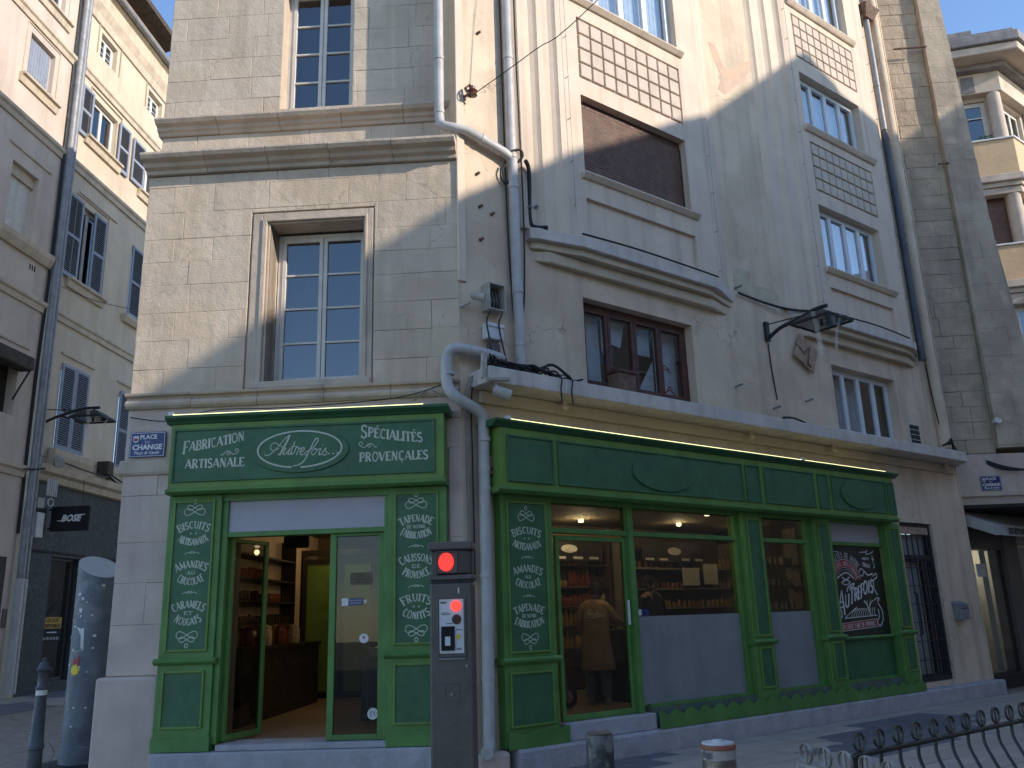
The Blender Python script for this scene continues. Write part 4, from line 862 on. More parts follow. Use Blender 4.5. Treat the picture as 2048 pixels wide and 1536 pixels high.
shelves(FR, 5.55, 6.75, (1.52, 1.86, 2.18), -.65, .24, 'low shelf unit with white labelled jars behind the narrow window', 'white labelled jar behind the narrow window', 'white labelled jars', M['shelfw'], .13, (0, 3), (3,), maxn=40)
WL = Frame(FL(-3.34, 0, -4.6).x, FL(-3.34, 0, -4.6).y, -.05-math.pi/2)
WL = Frame(FL(-3.34, 0, -.6).x, FL(-3.34, 0, -.6).y, -.05+math.pi/2)
shelves(WL, .2, 3.6, (1.55, 1.85, 2.15, 2.45), .30, .30, 'dark shelf unit along the left wall of the shop', 'small jar on the left wall of the shop', 'jars on the left wall of the shop', M['counter'], .12, (0, 3), (0, 2, 1), maxn=70)
# glass jars and a basket on the left counter, basket on the display counter
for k in range(9):
    o = inst(JX[(2, (0, 2, 4, 3)[k % 4])], 'sweet_jar', FL(-3.0+.16*(k % 2), 1.281, -1.45-.3*k), sc=(1.5, 1.5, 1.35)); tag(o, 'big glass sweet jar standing on the left counter', 'jar', 'sweet jars on the left counter')
for (a, w, lb) in ((-1.20, -1.95, 'flat wicker basket on the left of the display counter'), (-.75, -1.98, 'flat wicker basket on the right of the display counter')):
    p = FL(a, 1.121, w); bk = thing('basket', p, lb, 'basket')
    MB().lathe(p, [(.16, 0), (.20, .09), (.185, .09), (.15, .02)], 16, 1.1, .8).build('wicker', M['board'], bk)
    MB().tube([(p.x+.215*math.cos(t), p.y+.155*math.sin(t), p.z+.095) for t in [2*math.pi*i/16 for i in range(16)]], .012, 6, True).build('rim', M['board'], bk)
    for k in range(6): MB().cyl((p.x-.12+.05*k, p.y-.05, p.z+.08), (p.x-.08+.05*k, p.y+.07, p.z+.11), .022, n=6).build('bag', JM[k % 5], bk)
# green glazed inner door
idr = thing('inner_door', FL(-2.75, .4, -5.2), 'half glazed inner double door with green panels at the back of the left shop', 'door')
MB().frame(FL, -3.33, -1.9, .41, 2.7, -5.25, -5.15, .09).build('frame', M['counter'], idr)
for (x0, x1) in ((-3.22, -2.66), (-2.60, -2.02)): MB().frame(FL, x0, x1, .42, 2.55, -5.2, -5.14, .07).build('leaf', M['counter'], idr); box(FL, 'green_panel', M['lgreen'], idr, x0+.07, x1-.07, .49, 2.48, -5.19, -5.17)
MB().tube([FL(-2.68, 1.2, -5.13), FL(-2.68, 1.2, -5.08), FL(-2.68, 1.6, -5.08), FL(-2.68, 1.6, -5.13)], .015).build('handle', M['iron'], idr)
lp = box(FL, 'monitor', M['blackc'], None, -2.28, -1.98, 2.40, 2.62, -1.25, -1.18, bevel=.02); tag(lp, 'black screen hanging under the ceiling inside the left door', 'screen'); MB().cyl(FL(-2.13, 2.62, -1.21), FL(-2.13, 2.98, -1.21), .015).build('bracket', M['iron'], lp)
# hand truck behind the door glass
ht = thing('hand_truck', FR(2.2, .4, -1.2), 'hand truck with a black wheel standing beside the shopkeeper', 'hand truck')
for s in (0, .32): MB().tube([FR(2.1+s, .55+.115*math.cos(t), -1.25+.115*math.sin(t)) for t in [2*math.pi*i/16 for i in range(16)]], .03, 7, True).build('wheel', M['blackc'], ht, smooth=True)
MB().tube([FR(2.15, .5, -1.2), FR(2.15, 1.35, -1.35), FR(2.37, 1.35, -1.35), FR(2.37, .5, -1.2)], .014).build('handle_frame', M['zinc'], ht, smooth=True)

# ------------------------------------------------------------------ people
def skinned(name, V, E, m, parent=None, sub=2, origin=None):
    o0 = wloc(parent) if parent is not None else Vector((0, 0, 0))
    me = bpy.data.meshes.new(name); me.from_pydata([tuple(Vector(v[:3])-o0) for v in V], E, []); me.materials.append(m)
    o = bpy.data.objects.new(name, me); COL.objects.link(o); 
    if parent is not None: o.parent = parent
    sk = o.modifiers.new('skin', 'SKIN'); sk.use_smooth_shade = True
    for i, v in enumerate(V):
        r = v[3]; d = me.skin_vertices[0].data[i]; d.radius = (r, r) if not isinstance(r, tuple) else r; d.use_root = (i == 0)
    s = o.modifiers.new('subsurf', 'SUBSURF'); s.levels = sub; s.render_levels = sub
    return o
def loftrings(b, rings, n=20):     # rings: (centre, rx, ry, rot)
    vs = []
    for c, rx, ry, rot in rings:
        for k in range(n):
            t = 2*math.pi*k/n; x = rx*math.cos(t); y = ry*math.sin(t); vs.append(Vector(c)+Vector((x*math.cos(rot)-y*math.sin(rot), x*math.sin(rot)+y*math.cos(rot), 0)))
    fs = [(i*n+k, i*n+(k+1) % n, (i+1)*n+(k+1) % n, (i+1)*n+k) for i in range(len(rings)-1) for k in range(n)]
    fs += [tuple(range(n-1, -1, -1)), tuple((len(rings)-1)*n+k for k in range(n))]
    return b.add(vs, fs)
def person(cx, cy, z0, H, yaw, label, coat_m, trous_m, armR=None, text=False, head_dx=.03):
    """figure facing +y rotated by yaw; H standing height"""
    k = H/1.62; cs, sn = math.cos(yaw), math.sin(yaw)
    def P(x, y, z, *r): x *= k; y *= k; z *= k; return (cx+x*cs-y*sn, cy+x*sn+y*cs, z0+z)+tuple(q*k for q in r)
    root = thing('person', (cx, cy, z0), label, 'person')
    V = [P(0, 0, .84, .13), P(0, .01, 1.02, .12), P(0, .0, 1.22, .135), P(0, .0, 1.345, .09), P(head_dx*.5, .01, 1.41, .052), P(head_dx, .03, 1.475, .072), P(head_dx, .03, 1.545, .085), P(head_dx, .02, 1.60, .05),
         P(-.09, 0, .78, .09), P(-.10, .015, .45, .062), P(-.11, -.01, .09, .04), P(-.115, .11, .035, .035), P(.09, 0, .78, .09), P(.10, .015, .45, .062), P(.12, -.01, .09, .04), P(.13, .11, .035, .035)]
    E = [(0, 1), (1, 2), (2, 3), (3, 4), (4, 5), (5, 6), (6, 7), (0, 8), (8, 9), (9, 10), (10, 11), (0, 12), (12, 13), (13, 14), (14, 15)]
    arms = [[(-.175, 0, 1.31, .055), (-.235, .0, 1.07, .042), (-.20, .19, .93, .03), (-.175, .27, .95, .026)], armR or [(.175, 0, 1.31, .055), (.27, .03, 1.09, .042), (.36, .24, 1.02, .03), (.40, .32, 1.02, .026)]]
    for A in arms:
        i0 = len(V); 
        for q in A: V.append(P(*q))
        E.append((3, i0)); E += [(i0+j, i0+j+1) for j in range(3)]
        h = A[3]; f = (h[0]-A[2][0], h[1]-A[2][1], h[2]-A[2][2]); l = math.sqrt(sum(c*c for c in f)); f = [c/l for c in f]; s = (f[1], -f[0], 0)
        for j, (off, ln) in enumerate(((-.024, .060), (-.008, .072), (.008, .068), (.024, .055))):
            b0 = len(V); V.append(P(h[0]+f[0]*.03+s[0]*off, h[1]+f[1]*.03+s[1]*off, h[2], .0085)); V.append(P(h[0]+f[0]*(.03+ln*.6)+s[0]*off, h[1]+f[1]*(.03+ln*.6)+s[1]*off, h[2]-.008, .008)); V.append(P(h[0]+f[0]*(.03+ln)+s[0]*off, h[1]+f[1]*(.03+ln)+s[1]*off, h[2]-.028, .0065))
            E += [(i0+3, b0), (b0, b0+1), (b0+1, b0+2)]
        b0 = len(V); V.append(P(h[0]+s[0]*-.032, h[1]+s[1]*-.032, h[2]+.005, .010)); V.append(P(h[0]+f[0]*.03+s[0]*-.052, h[1]+f[1]*.03+s[1]*-.052, h[2]-.005, .008)); E += [(i0+2, b0), (b0, b0+1)]
    skinned('body', V, E, M['skin'], root)
    # face: nose, eyes, ears (children)
    hc = P(head_dx, .03, 1.53)
    for dx in (-.078, .078): MB().lathe(P(head_dx+dx, .02, 1.50), [(.006, 0), (.014, .01), (.016, .03), (.008, .05)], 8, .6, 1).build('ear', M['skin'], root, smooth=True)
    MB().add([P(head_dx-.014, .108, 1.50), P(head_dx+.014, .108, 1.50), P(head_dx, .108, 1.545), P(head_dx, .132, 1.503)], [(0, 1, 3), (1, 2, 3), (2, 0, 3), (0, 2, 1)]).build('nose', M['skin'], root)
    for dx in (-.03, .03): MB().lathe(P(head_dx+dx, .10, 1.535), [(.002, 0), (.009, .005), (.009, .012), (.002, .017)], 8).build('eye', M['blackc'], root)
    MB().lathe(P(head_dx, .098, 1.472), [(.004, 0), (.02, .004), (.004, .010)], 8, 1, .5).build('mouth', M['redp'], root)
    b = MB(); vs = []       # hair: uneven cap over the back and the top of the head
    rng = random.Random(5)
    pr_ = []
    for i in range(9):
        z = i/8; pr_.append((max(.02, .098*math.sqrt(max(0, 1-(z*1.9-.8)**2))), z))
    rings = []
    for i in range(9):
        z = 1.465+.175*i/8; r = .101*math.sqrt(max(.02, 1-((z-1.54)/.104)**2)) if z > 1.54 else .098*(1-.9*(1.54-z)); rings.append((P(head_dx, .005, z)[:3], r*k*rng.uniform(.96, 1.08), r*k*rng.uniform(.98, 1.08), yaw))
    loftrings(b, rings, 14); b.build('hair', M['hair'], root, smooth=True)
    # coat with folds, sleeves, trousers, shoes
    b = MB(); rings = []
    for (z, rx, ry) in ((.46, .235, .165), (.50, .232, .162), (.65, .215, .152), (.80, .20, .148), (.92, .188, .14), (1.05, .188, .135), (1.18, .20, .135), (1.27, .205, .125), (1.33, .18, .105), (1.365, .12, .085), (1.395, .075, .07), (1.40, .06, .06)):
        rings.append((P(0, .0, z)[:3], rx*k, ry*k, yaw))
    n = 40; vs = []
    for c, rx, ry, rot in rings:
        for j in range(n):
            t = 2*math.pi*j/n; hem = max(0, (1.0-(c[2]-z0)/k/1.0)); f = 1+.045*hem*math.sin(t*7+1.3)+.02*math.sin(t*3+(c[2])*9)
            x = rx*f*math.cos(t); y = ry*f*math.sin(t); vs.append(Vector(c)+Vector((x*math.cos(rot)-y*math.sin(rot), x*math.sin(rot)+y*math.cos(rot), 0)))
    fs = [(i*n+j, i*n+(j+1) % n, (i+1)*n+(j+1) % n, (i+1)*n+j) for i in range(len(rings)-1) for j in range(n)]+[tuple((len(rings)-1)*n+j for j in range(n))]
    b.add(vs, fs); co = b.build('coat', coat_m, root, smooth=True)
    for A in arms:
        Q = [P(A[0][0]*.72, 0, 1.30, .075), P(A[0][0]*1.05, 0, 1.28, .072), P(A[1][0], A[1][1], A[1][2], .062), P(A[2][0]*.97+A[1][0]*.03, A[2][1]*.9, A[2][2]+.005, .048), P(A[2][0], A[2][1], A[2][2], .046)]
        skinned('sleeve', Q, [(0, 1), (1, 2), (2, 3), (3, 4)], coat_m, co)
    for s in (-1, 1):
        b = MB(); loftrings(b, [(P(s*.112, -.008, .11)[:3], .062*k, .068*k, yaw), (P(s*.11, .0, .16)[:3], .066*k, .07*k, yaw), (P(s*.105, .01, .35)[:3], .078*k, .08*k, yaw), (P(s*.10, .0, .60)[:3], .095*k, .1*k, yaw)], 14); b.build('trouser_leg', trous_m, root, smooth=True)
        b = MB(); loftrings(b, [(P(s*.125, .05, .0)[:3], .048*k, .125*k, yaw), (P(s*.125, .05, .03)[:3], .05*k, .128*k, yaw), (P(s*.123, .03, .06)[:3], .045*k, .09*k, yaw), (P(s*.12, .0, .095)[:3], .038*k, .05*k, yaw)], 14); b.build('shoe', M['shoe'], root, smooth=True)
    if text:
        FT = Frame(cx, cy, yaw); b = MB(); script(b, FT, .145*k, -.01, z0+1.215*k, .00052, 1.6); b.ribbon(FT, .143*k, smooth_pts([(-.14, z0+1.165*k), (0, z0+1.16*k), (.15, z0+1.175*k)], 4), .008)
        b.build('back_print', M['cream'], co)
    return root
person(1.00, 11.80, .402, 1.53, R_(-8), 'person with dark hair in a long tan coat seen from behind, white script on back', M['coat'], M['denim'], armR=[(.175, 0, 1.31, .055), (.30, .03, 1.10, .042), (.40, .18, 1.04, .03), (.45, .25, 1.05, .026)], text=True, head_dx=.03)
pp = FR(4.95, 0, -1.6); person(FR(4.55, 0, -1.75).x, FR(4.55, 0, -1.75).y, .402, 1.66, .658+math.pi, 'person in black clothes standing behind the counter at the middle window', M['blackc'], M['blackc'])
# ------------------------------------------------------------------ pipes, cables, boxes, lamps, signs
def pipe(F_pts, r, m, name, label, clamps=(), cat='drainpipe'):
    o = MB().tube(F_pts, r, 14).build(name, m, None, smooth=True, origin=F_pts[-1]); tag(o, label, cat)
    for (p, d) in clamps: MB().cyl(Vector(p)-Vector(d)*.022, Vector(p)+Vector(d)*.022, r+.007, n=14).build('collar', m, o, smooth=True)
    return o
Z3 = Vector((0, 0, 1))
pipe([FL(-.20, z, .02) for z in (12, 8.3, 7.30)]+[FL(-.19, 7.20, .03), FL(-.13, 7.15, .05), FR(.08, 7.10, .09), FR(.62, 6.98, .10), FR(.74, 6.93, .10)], .058, M['pvc'], 'drainpipe', 'grey plastic drainpipe down the upper stone wall, bent across the corner', [(FL(-.20, 8.10, .02), Z3), (FL(-.20, 7.36, .02), Z3), (FR(.30, 7.05, .095), (FR.a*.95-Z3*.2).normalized())])
pipe([FR(.735, 14, .10), FR(.735, 7.2, .10), FR(.75, 6.9, .10), FR(.755, 5.2, .10), FR(.77, 4.30, .10)], .062, M['pvc'], 'drainpipe', 'tall pale drainpipe left of the first bay, ending on the canopy ledge', [(FR(.735, 9.9, .10), Z3), (FR(.735, 8.35, .10), Z3), (FR(.74, 6.95, .10), Z3), (FR(.75, 6.55, .10), Z3), (FR(.76, 5.2, .10), Z3), (FR(.765, 4.55, .10), Z3)])
pipe(smooth_pts([tuple(q) for q in (FR(.50, 4.33, .10), FR(.22, 4.35, .12), FL(-.04, 4.36, .13), FL(-.12, 4.28, .14), FL(-.135, 4.12, .15), FL(-.12, 3.93, .15), FL(-.02, 3.80, .15), FR(.17, 3.66, .13), FR(.215, 3.50, .11), FR(.22, 3.3, .10))], 4)+[FR(.215, 1.5, .10), FR(.205, .42, .10), FR(.19, .30, .12), FR(.10, .26, .2)], .063, M['pvc'], 'drainpipe', 'drainpipe with a swan neck round the canopy end, running down between the shopfronts',
     [(FL(-.12, 4.08, .15), Z3), (FR(.22, 3.38, .11), Z3), (FR(.22, 3.05, .10), Z3), (FR(.22, 2.85, .10), Z3), (FR(.215, 1.95, .10), Z3), (FR(.21, .95, .10), Z3)])
pipe([FR(10.12, 14, .11), FR(10.13, 10.6, .11)], .062, M['zinc'], 'drainpipe', 'zinc drainpipe with a hopper beside the second bay', [(FR(10.12, 11.6, .11), Z3)])
hop = MB().add([FR(9.86, 13.4, .02), FR(10.38, 13.4, .02), FR(10.38, 13.4, .3), FR(9.86, 13.4, .3), FR(9.98, 13.15, .05), FR(10.26, 13.15, .05), FR(10.26, 13.15, .2), FR(9.98, 13.15, .2)], [(0, 1, 2, 3), (7, 6, 5, 4), (0, 4, 5, 1), (1, 5, 6, 2), (2, 6, 7, 3), (3, 7, 4, 0)]).build('hopper', M['rust'], [o for o in COL.objects if o.name.startswith('drainpipe')][-1])
pipe([FR(10.13, 10.58, .11), FR(10.15, 8.3, .11), FR(10.15, 5.85, .11)], .066, M['dzinc'], 'drainpipe', 'dark painted lower length of drainpipe beside the second bay', [(FR(10.14, 10.4, .11), Z3), (FR(10.15, 8.35, .11), Z3), (FR(10.15, 8.15, .11), Z3), (FR(10.15, 6.6, .11), Z3)])
pipe([FR(10.50, 16, .08), FR(10.50, 6.0, .08), FR(10.55, 4.25, .08)], .10, M['plaster'], 'wall_duct', 'plastered vertical duct at the right edge of the cream building', cat='duct')
def cable(pts, r, label, m=M['cable'], group=None, n=5, name='cable'):
    P = smooth_pts([tuple(p) for p in pts], n); o = MB().tube(P, r, 6).build(name, m, None, smooth=True, origin=P[0]); return tag(o, label, 'cable', group)
cable([FR(.9, 6.92, .17), FR(.98, 6.88, .12), FR(1.02, 6.7, .08), FR(1.02, 6.3, .06), FR(1.05, 6.12, .08), FR(1.2, 6.10, .18)], .028, 'thick black hose bending down to the left end of the first bay slab')
cable([FR(.82, 13, .18), FR(.80, 9, .18), FR(.82, 7.5, .17), FR(.86, 6.2, .14), FR(.84, 5.3, .13), FR(.80, 4.9, .13), FR(.72, 4.35, .12)], .011, 'thin black cable crossing in front of the tall pale drainpipe')
cable([FR(.66, 13, .05), FR(.67, 8, .05), FR(.69, 6, .04), FR(.72, 4.9, .06), FR(.78, 4.5, .05)], .010, 'thin black cable left of the tall pale drainpipe')
cable([FR(.70, 7.0, .14), FR(.80, 7.03, .19), FR(.84, 6.96, .19), FR(.80, 6.88, .14)], .016, 'short black cable looped over the pipe joint')
cable([FR(.66, 6.85, .1), FR(.60, 6.72, .05), FR(.66, 6.6, .05), FR(.72, 6.64, .1)], .014, 'black cable loop left of the pipe joint')
for k in range(16):
    a0 = .12+random.random()*.3; z0 = 4.19; pts = []
    n = random.randint(5, 8); L_ = random.uniform(.7, 1.35)
    for i in range(n): pts.append(FR(a0+L_*i/(n-1)+random.uniform(-.05, .05), z0+random.uniform(-.03, .09)-(.06*i/(n-1)), .12+random.random()*.22))
    cable(pts, random.choice((.008, .011, .013)), 'black cable in the tangle lying on the left end of the canopy', group='cables tangled on the canopy end')
cable([FR(.55, 4.22, .2), FR(.9, 4.24, .25), FR(1.15, 4.34, .2), FR(1.35, 4.26, .2), FR(1.55, 4.16, .15)], .018, 'thickest black cable arching out of the tangle on the canopy')
for (a, b_, z) in ((.33, .32, 4.84), (.5, .52, 4.84)): cable([FR(a+.02, 4.87, .1), FR(a-.06, 4.72, .14), FR(a-.02, 4.5, .14), FR(b_, 4.28, .16)], .010, 'black cable from the open white box down to the canopy', group='cables under the open white box')
for (a, c) in ((.10, M['gcable']), (.14, M['cable']), (.06, M['gcable'])): cable([FR(a+.3, 4.2, .2), FR(a+.12, 4.12, .12), FR(a-.02, 4.0, .08), FR(a-.04, 3.7, .05), FR(a-.03, 3.3, .04), FR(a-.02, 2.6, .03), FR(a-.02, 1.9, .03)], .009, 'thin cable running down the corner behind the drainpipe', c, 'cables down the corner')
for x in (1.08, 1.24): cable([FR(x, 4.18, .38), FR(x+.01, 4.10, .43), FR(x-.02, 3.98, .44), FR(x, 3.84, .43)], .009, 'loose black cable end hanging over the canopy edge', group='cable ends over the canopy edge')
cable([FL(-.10, 4.0, .1), FL(-.55, 3.86, .12), FL(-1.1, 3.79, .2), FL(-1.9, 3.74, .3), FL(-2.6, 3.74, .33), FL(-3.2, 3.70, .1), FL(-3.66, 3.78, .02)], .006, 'thin black wire along the top of the left shop sign')
cable([FL(-.2, 3.82, .1), FL(-.33, 3.93, .06), FL(-.5, 3.80, .1)], .006, 'pale wire curl above the right end of the left shop sign', M['gcable'])
cable([FR(5.0, 6.10, .05), FR(5.6, 6.07, .05), FR(6.2, 6.05, .12), FR(6.9, 6.09, .3), FR(7.4, 6.10, .33)], .02, 'black cable along the wall between the two bays')
cable([FR(1.7, 6.12, .26), FR(2.6, 6.13, .29), FR(3.6, 6.12, .29), FR(4.3, 6.13, .25)], .014, 'black wire lying along the slab of the first bay')
cable([FR(7.4, 6.12, .29), FR(8.4, 6.14, .3), FR(9.5, 6.12, .26)], .014, 'black wire lying along the slab of the second bay')
cable([FR(5.63, 5.42, .02), FR(5.65, 5.1, .015), FR(5.67, 4.8, .02), FR(5.70, 4.55, .02)], .010, 'black wire hanging down the wall below the right street lamp')
cable([FR(5.55, 4.20, .2), FR(5.62, 4.24, .15), FR(5.8, 4.24, .2), FR(6.0, 4.18, .25)], .016, 'black wire end lying on the middle of the canopy')
cable([FR(4.0, 4.14, .2), FR(4.6, 4.15, .25), FR(5.3, 4.15, .2)], .014, 'black cable lying flat on the canopy right of the red-brown window')
cable([FR(10.28, 5.8, .09), FR(10.40, 5.0, .07), FR(10.5, 4.35, .1)], .012, 'black cable down beside the plastered duct')
for k in range(3): cable([FR(10.2+.1*k, 4.25+.02*k, .2), FR(10.5, 4.33+.03*k, .22), FR(10.8, 4.25+.03*k, .1), FN(.1, 4.22-.03*k, .12), FN(.5, 4.06-.03*k, .12), FN(.85, 3.90-.02*k, .22), FN(1.5, 3.82+.02*k, .22), FN(2.6, 3.85, .22)], .02, 'heavy black cable crossing from the canopy end above the right street name plate', group='cables at the right end of the canopy')
# insulator and overhead wire
ins = thing('cable_insulator', FR(.12, 7.60, 0), 'round brown insulator on a rusty hook high on the corner', 'insulator')
MB().tube([FR(.12, 7.62, -.02), FR(.12, 7.60, .12), FR(.15, 7.66, .14), FR(.12, 7.72, .12), FR(.07, 7.66, .11), FR(.10, 7.56, .12)], .014, 7).build('hook', M['rust'], ins, smooth=True)
MB().lathe(FR(.15, 7.56, .13), [(.02, 0), (.06, .015), (.035, .04), (.065, .07), (.035, .1), (.04, .13), (.01, .14)], 14).build('ceramic', M['insul'], ins, smooth=True)
MB().tube([FR(.11+.06*math.cos(t), 7.62+.07*math.sin(t), .12+.02*math.sin(2*t)) for t in [i*.5 for i in range(26)]], .008, 5).build('wound_wire', M['cable'], ins, smooth=True)
cable([FR(.17, 7.60, .12), Vector((1.14, 8.5, 8.44)).lerp(FR(.17, 7.60, .12), .5)-Vector((0, 0, .03)), (1.14, 8.5, 8.44), (4.5, 7.2, 11.2), (14, 3.5, 17.0)],   .006, 'single overhead wire rising to the right from the brown insulator')
cable([FS(4.0, 11.8, .02), FS(1.2, 11.1, .15), FS(-.6, 10.9, .1)], .010, 'thin wire stretched across the side street facade')
# boxes on the corner
bx = thing('junction_box', FR(.42, 4.87, 0), 'open white junction box with wires inside, above the canopy end', 'electrical box')
b = MB(); b.frame(FR, .31, .54, 4.89, 5.21, .0, .15, .014); b.build('case', M['dirtyw'], bx, bevel=.003); box(FR, 'back_plate', M['grey'], bx, .325, .526, 4.905, 5.195, .001, .02)
for k in range(7): MB().tube([FR(.35+.025*k, 4.92+.02*(k % 3), .06), FR(.36+.02*k, 5.0, .10), FR(.34+.026*k, 5.15, .05)], .005, 5).build('wire', M['gcable' if k % 2 else 'cable'], bx)
b2 = box(FR, 'junction_box', M['alu'], None, .30, .53, 4.55, 4.72, .002, .11, bevel=.012); tag(b2, 'closed pale grey junction box under the open one', 'electrical box'); box(FR, 'lid', M['alu'], b2, .295, .535, 4.69, 4.735, .0, .125, bevel=.008)
b3 = box(FR, 'cable_box', M['grey'], None, .36, .50, 4.40, 4.52, .002, .08, bevel=.01); tag(b3, 'small grey box above the cable tangle', 'electrical box')
def camera_(p, d, r, L_, label, arm, m=M['dirtyw'], hood=True):
    d = Vector(d).normalized(); t = thing('security_camera', p, label, 'security camera')
    MB().cyl(Vector(p)-d*L_/2, Vector(p)+d*L_/2, r, n=14).build('housing', m, t, smooth=True)
    MB().cyl(Vector(p)+d*(L_/2+.001), Vector(p)+d*(L_/2+.012), r*.8, n=14).build('lens', M['blackc'], t)
    MB().cyl(Vector(p)-d*(L_/2-.02), Vector(p)+d*(L_/2+.03), r+.01, r+.012, 14).build('hood', m, t, smooth=True) if hood else None
    MB().tube([Vector(a) for a in arm], .018, 7).build('bracket', m, t, smooth=True)
camera_(FR(.24, 3.84, .40), FR.a*.9+FR.n*.5-Z3*.35, .05, .17, 'white tube camera hanging below the left end of the canopy', [FR(.22, 3.90, .38), FR(.20, 4.0, .32), FR(.15, 3.98, .1), FR(.12, 3.98, .0)])
MB().poly(FR, [(.02, 3.98), (.08, 3.98), (.10, 4.24), (.04, 4.26)], .34, .37).build('mounting_plate', M['dirtyw'], [o for o in COL.objects if o.name.startswith('security_camera')][-1])
MB().poly(FR, [(.02, 3.94), (.36, 3.99), (.36, 4.02), (.02, 3.97)], .40, .43).build('mounting_rail', M['dirtyw'], [o for o in COL.objects if o.name.startswith('security_camera')][-1])
camera_(FR(.13, 4.99, .16), FR.a*.6+FR.n*.7-Z3*.25, .035, .13, 'small dirty white camera on the corner left of the open box', [FR(.06, 4.92, .12), FR(.02, 4.9, .03), FR(.02, 4.9, .0)])
camera_(FS(.0, 6.0, .35), Vector((.55, -.75, -.35)), .12, .32, 'white camera on the side street facade above the dark shop', [FS(-.25, 6.1, .15), FS(-.35, 6.1, .02), FS(-.35, 6.1, 0)])
al = box(FR, 'alarm_box', M['paint_y'], None, .24, .31, 3.0, 3.20, .06, .16, bevel=.01); al2 = tag(al, 'cream alarm box on the left end of the long fascia', 'alarm box'); box(FR, 'key_switch', M['dark'], al, .26, .29, 3.04, 3.07, .161, .165)
for i, x in enumerate((1.36, 4.80, 6.80, 10.3)):
    s = thing('bulb_socket', FR(x, 3.84, .1), ('empty lamp holder under the canopy near its left end', 'empty lamp holder under the middle of the canopy', 'empty lamp holder under the canopy above the narrow window', 'empty lamp holder under the canopy near its right end')[i], 'lamp holder')
    MB().lathe(FR(x, 3.84, .16), [(.02, -.02), (.045, 0), (.05, .03), (.025, .045), (.03, .06), (.03, .11)], 12).build('holder', M['soffit'], s, smooth=True); box(FR, 'rose', M['soffit'], s, x-.06, x+.06, 3.82, 3.92, .061, .075, bevel=.006)
bd = MB().poly(FR, [(6.44, 5.72), (6.86, 5.49), (6.67, 5.09), (6.21, 5.33)], .05, .075).build('board', M['board'], None, bevel=.004); tag(bd, 'bare wooden board with hooks hung at an angle beneath the right street lamp', 'board')
MB().tube([FR(6.5, 5.42, .08), FR(6.58, 5.50, .11), FR(6.52, 5.33, .11), FR(6.50, 5.22, .1), FR(6.60, 5.18, .08)], .012, 6).build('hook', M['rust'], bd); MB().poly(FR, [(6.24, 5.54), (6.46, 5.40), (6.5, 5.36), (6.28, 5.50)], .076, .082).build('split', M['dark'], bd)
box(FR, 'batten', M['dark'], bd, 6.45, 6.62, 5.25, 5.55, .005, .049)
# wall lanterns
def lantern(F, a, zb, zt, w_arm, z_arm, s, label):
    t = thing('street_lamp', F(a, zb, 0), label, 'street lamp')
    box(F, 'wall_bracket', M['iron'], t, a-.045*s, a+.045*s, zb, zt, .005, .06*s, bevel=.004)
    P = smooth_pts([tuple(F(a, zb+.05*s, .05)), tuple(F(a, zb+.16*s, .3*s)), tuple(F(a, z_arm-.06*s, .68*s)), tuple(F(a, z_arm, .95*s)), tuple(F(a, z_arm, w_arm))], 4)
    MB().tube(P, .032*s, 8).build('arm', M['iron'], t, smooth=True); MB().cyl(F(a, zt-.05*s, .05), F(a, z_arm-.03*s, .75*s), .010*s, n=6).build('tie_rod', M['iron'], t)
    wc_ = w_arm-.13*s; c = lambda x, z, w: F(a+x*s, z, wc_+w*s); zz = z_arm-.06*s
    MB().cyl(F(a, z_arm, wc_), F(a, zz-.02*s, wc_), .025*s).build('stem', M['iron'], t)
    r0, r1 = .13, .33
    sq = lambda r, z: [c(-r, z, -r), c(r, z, -r), c(r, z, r), c(-r, z, r)]
    MB().hexa(sq(r1, zz-.16*s)+sq(r0, zz-.02*s)).build('hood', M['iron'], t, bevel=.006)
    fr = MB(); 
    lo = zz-.19*s
    for i in range(4):
        p, q = sq(r1, lo)[i], sq(r1, lo)[(i+1) % 4]; fr.cyl(p, q, .02*s, n=6)
    fr.build('rim', M['iron'], t)
    MB().add(sq(r1-.02, lo+.004*s), [(0, 1, 2, 3)]).build('diffuser', M['glass_up'], t); MB().lathe(F(a, lo+.02*s, wc_), [(.03*s, 0), (.07*s, .04*s), (.03*s, .09*s)], 10, 2, 1).build('bulb', M['opal'], t, smooth=True)
    MB().cyl(F(a, lo-.05*s, wc_), F(a, lo, wc_), .022*s).build('finial', M['iron'], t)
    for k in range(5):       # curved clear blades of the lantern
        th = 2*math.pi*(k+.3)/5; cx_, sx_ = math.cos(th), math.sin(th); P = [(r1*1.15, -.10), (r1*.98, -.22), (.26, -.36), (.21, -.52), (.20, -.66)]
        vs = []; n = len(P); tw = (-sx_*.035, cx_*.035)
        for r, z in P: vs += [c(cx_*r-tw[0], zz+z*s, sx_*r-tw[1]), c(cx_*r+tw[0], zz+z*s, sx_*r+tw[1])]
        MB().add(vs, [(2*i, 2*i+1, 2*i+3, 2*i+2) for i in range(n-1)]).build('clear_blade', M['clear'], t, smooth=True)
M['clear'] = bpy.data.materials.new('clear_plastic'); M['clear'].use_nodes = True
_n = M['clear'].node_tree; _b = _n.nodes['Principled BSDF']; _b.inputs['Base Color'].default_value = (.75, .75, .75, 1); _b.inputs['Alpha'].default_value = .28; _b.inputs['Roughness'].default_value = .15
lantern(FR, 5.62, 5.45, 5.76, 1.08, 5.70, .92, 'black wall lantern with clear curved blades between the two bays')
lantern(FS, -.42, 6.92, 7.42, 1.60, 7.33, 1.25, 'dark wall lantern over the side street beside the closed grey shutters')
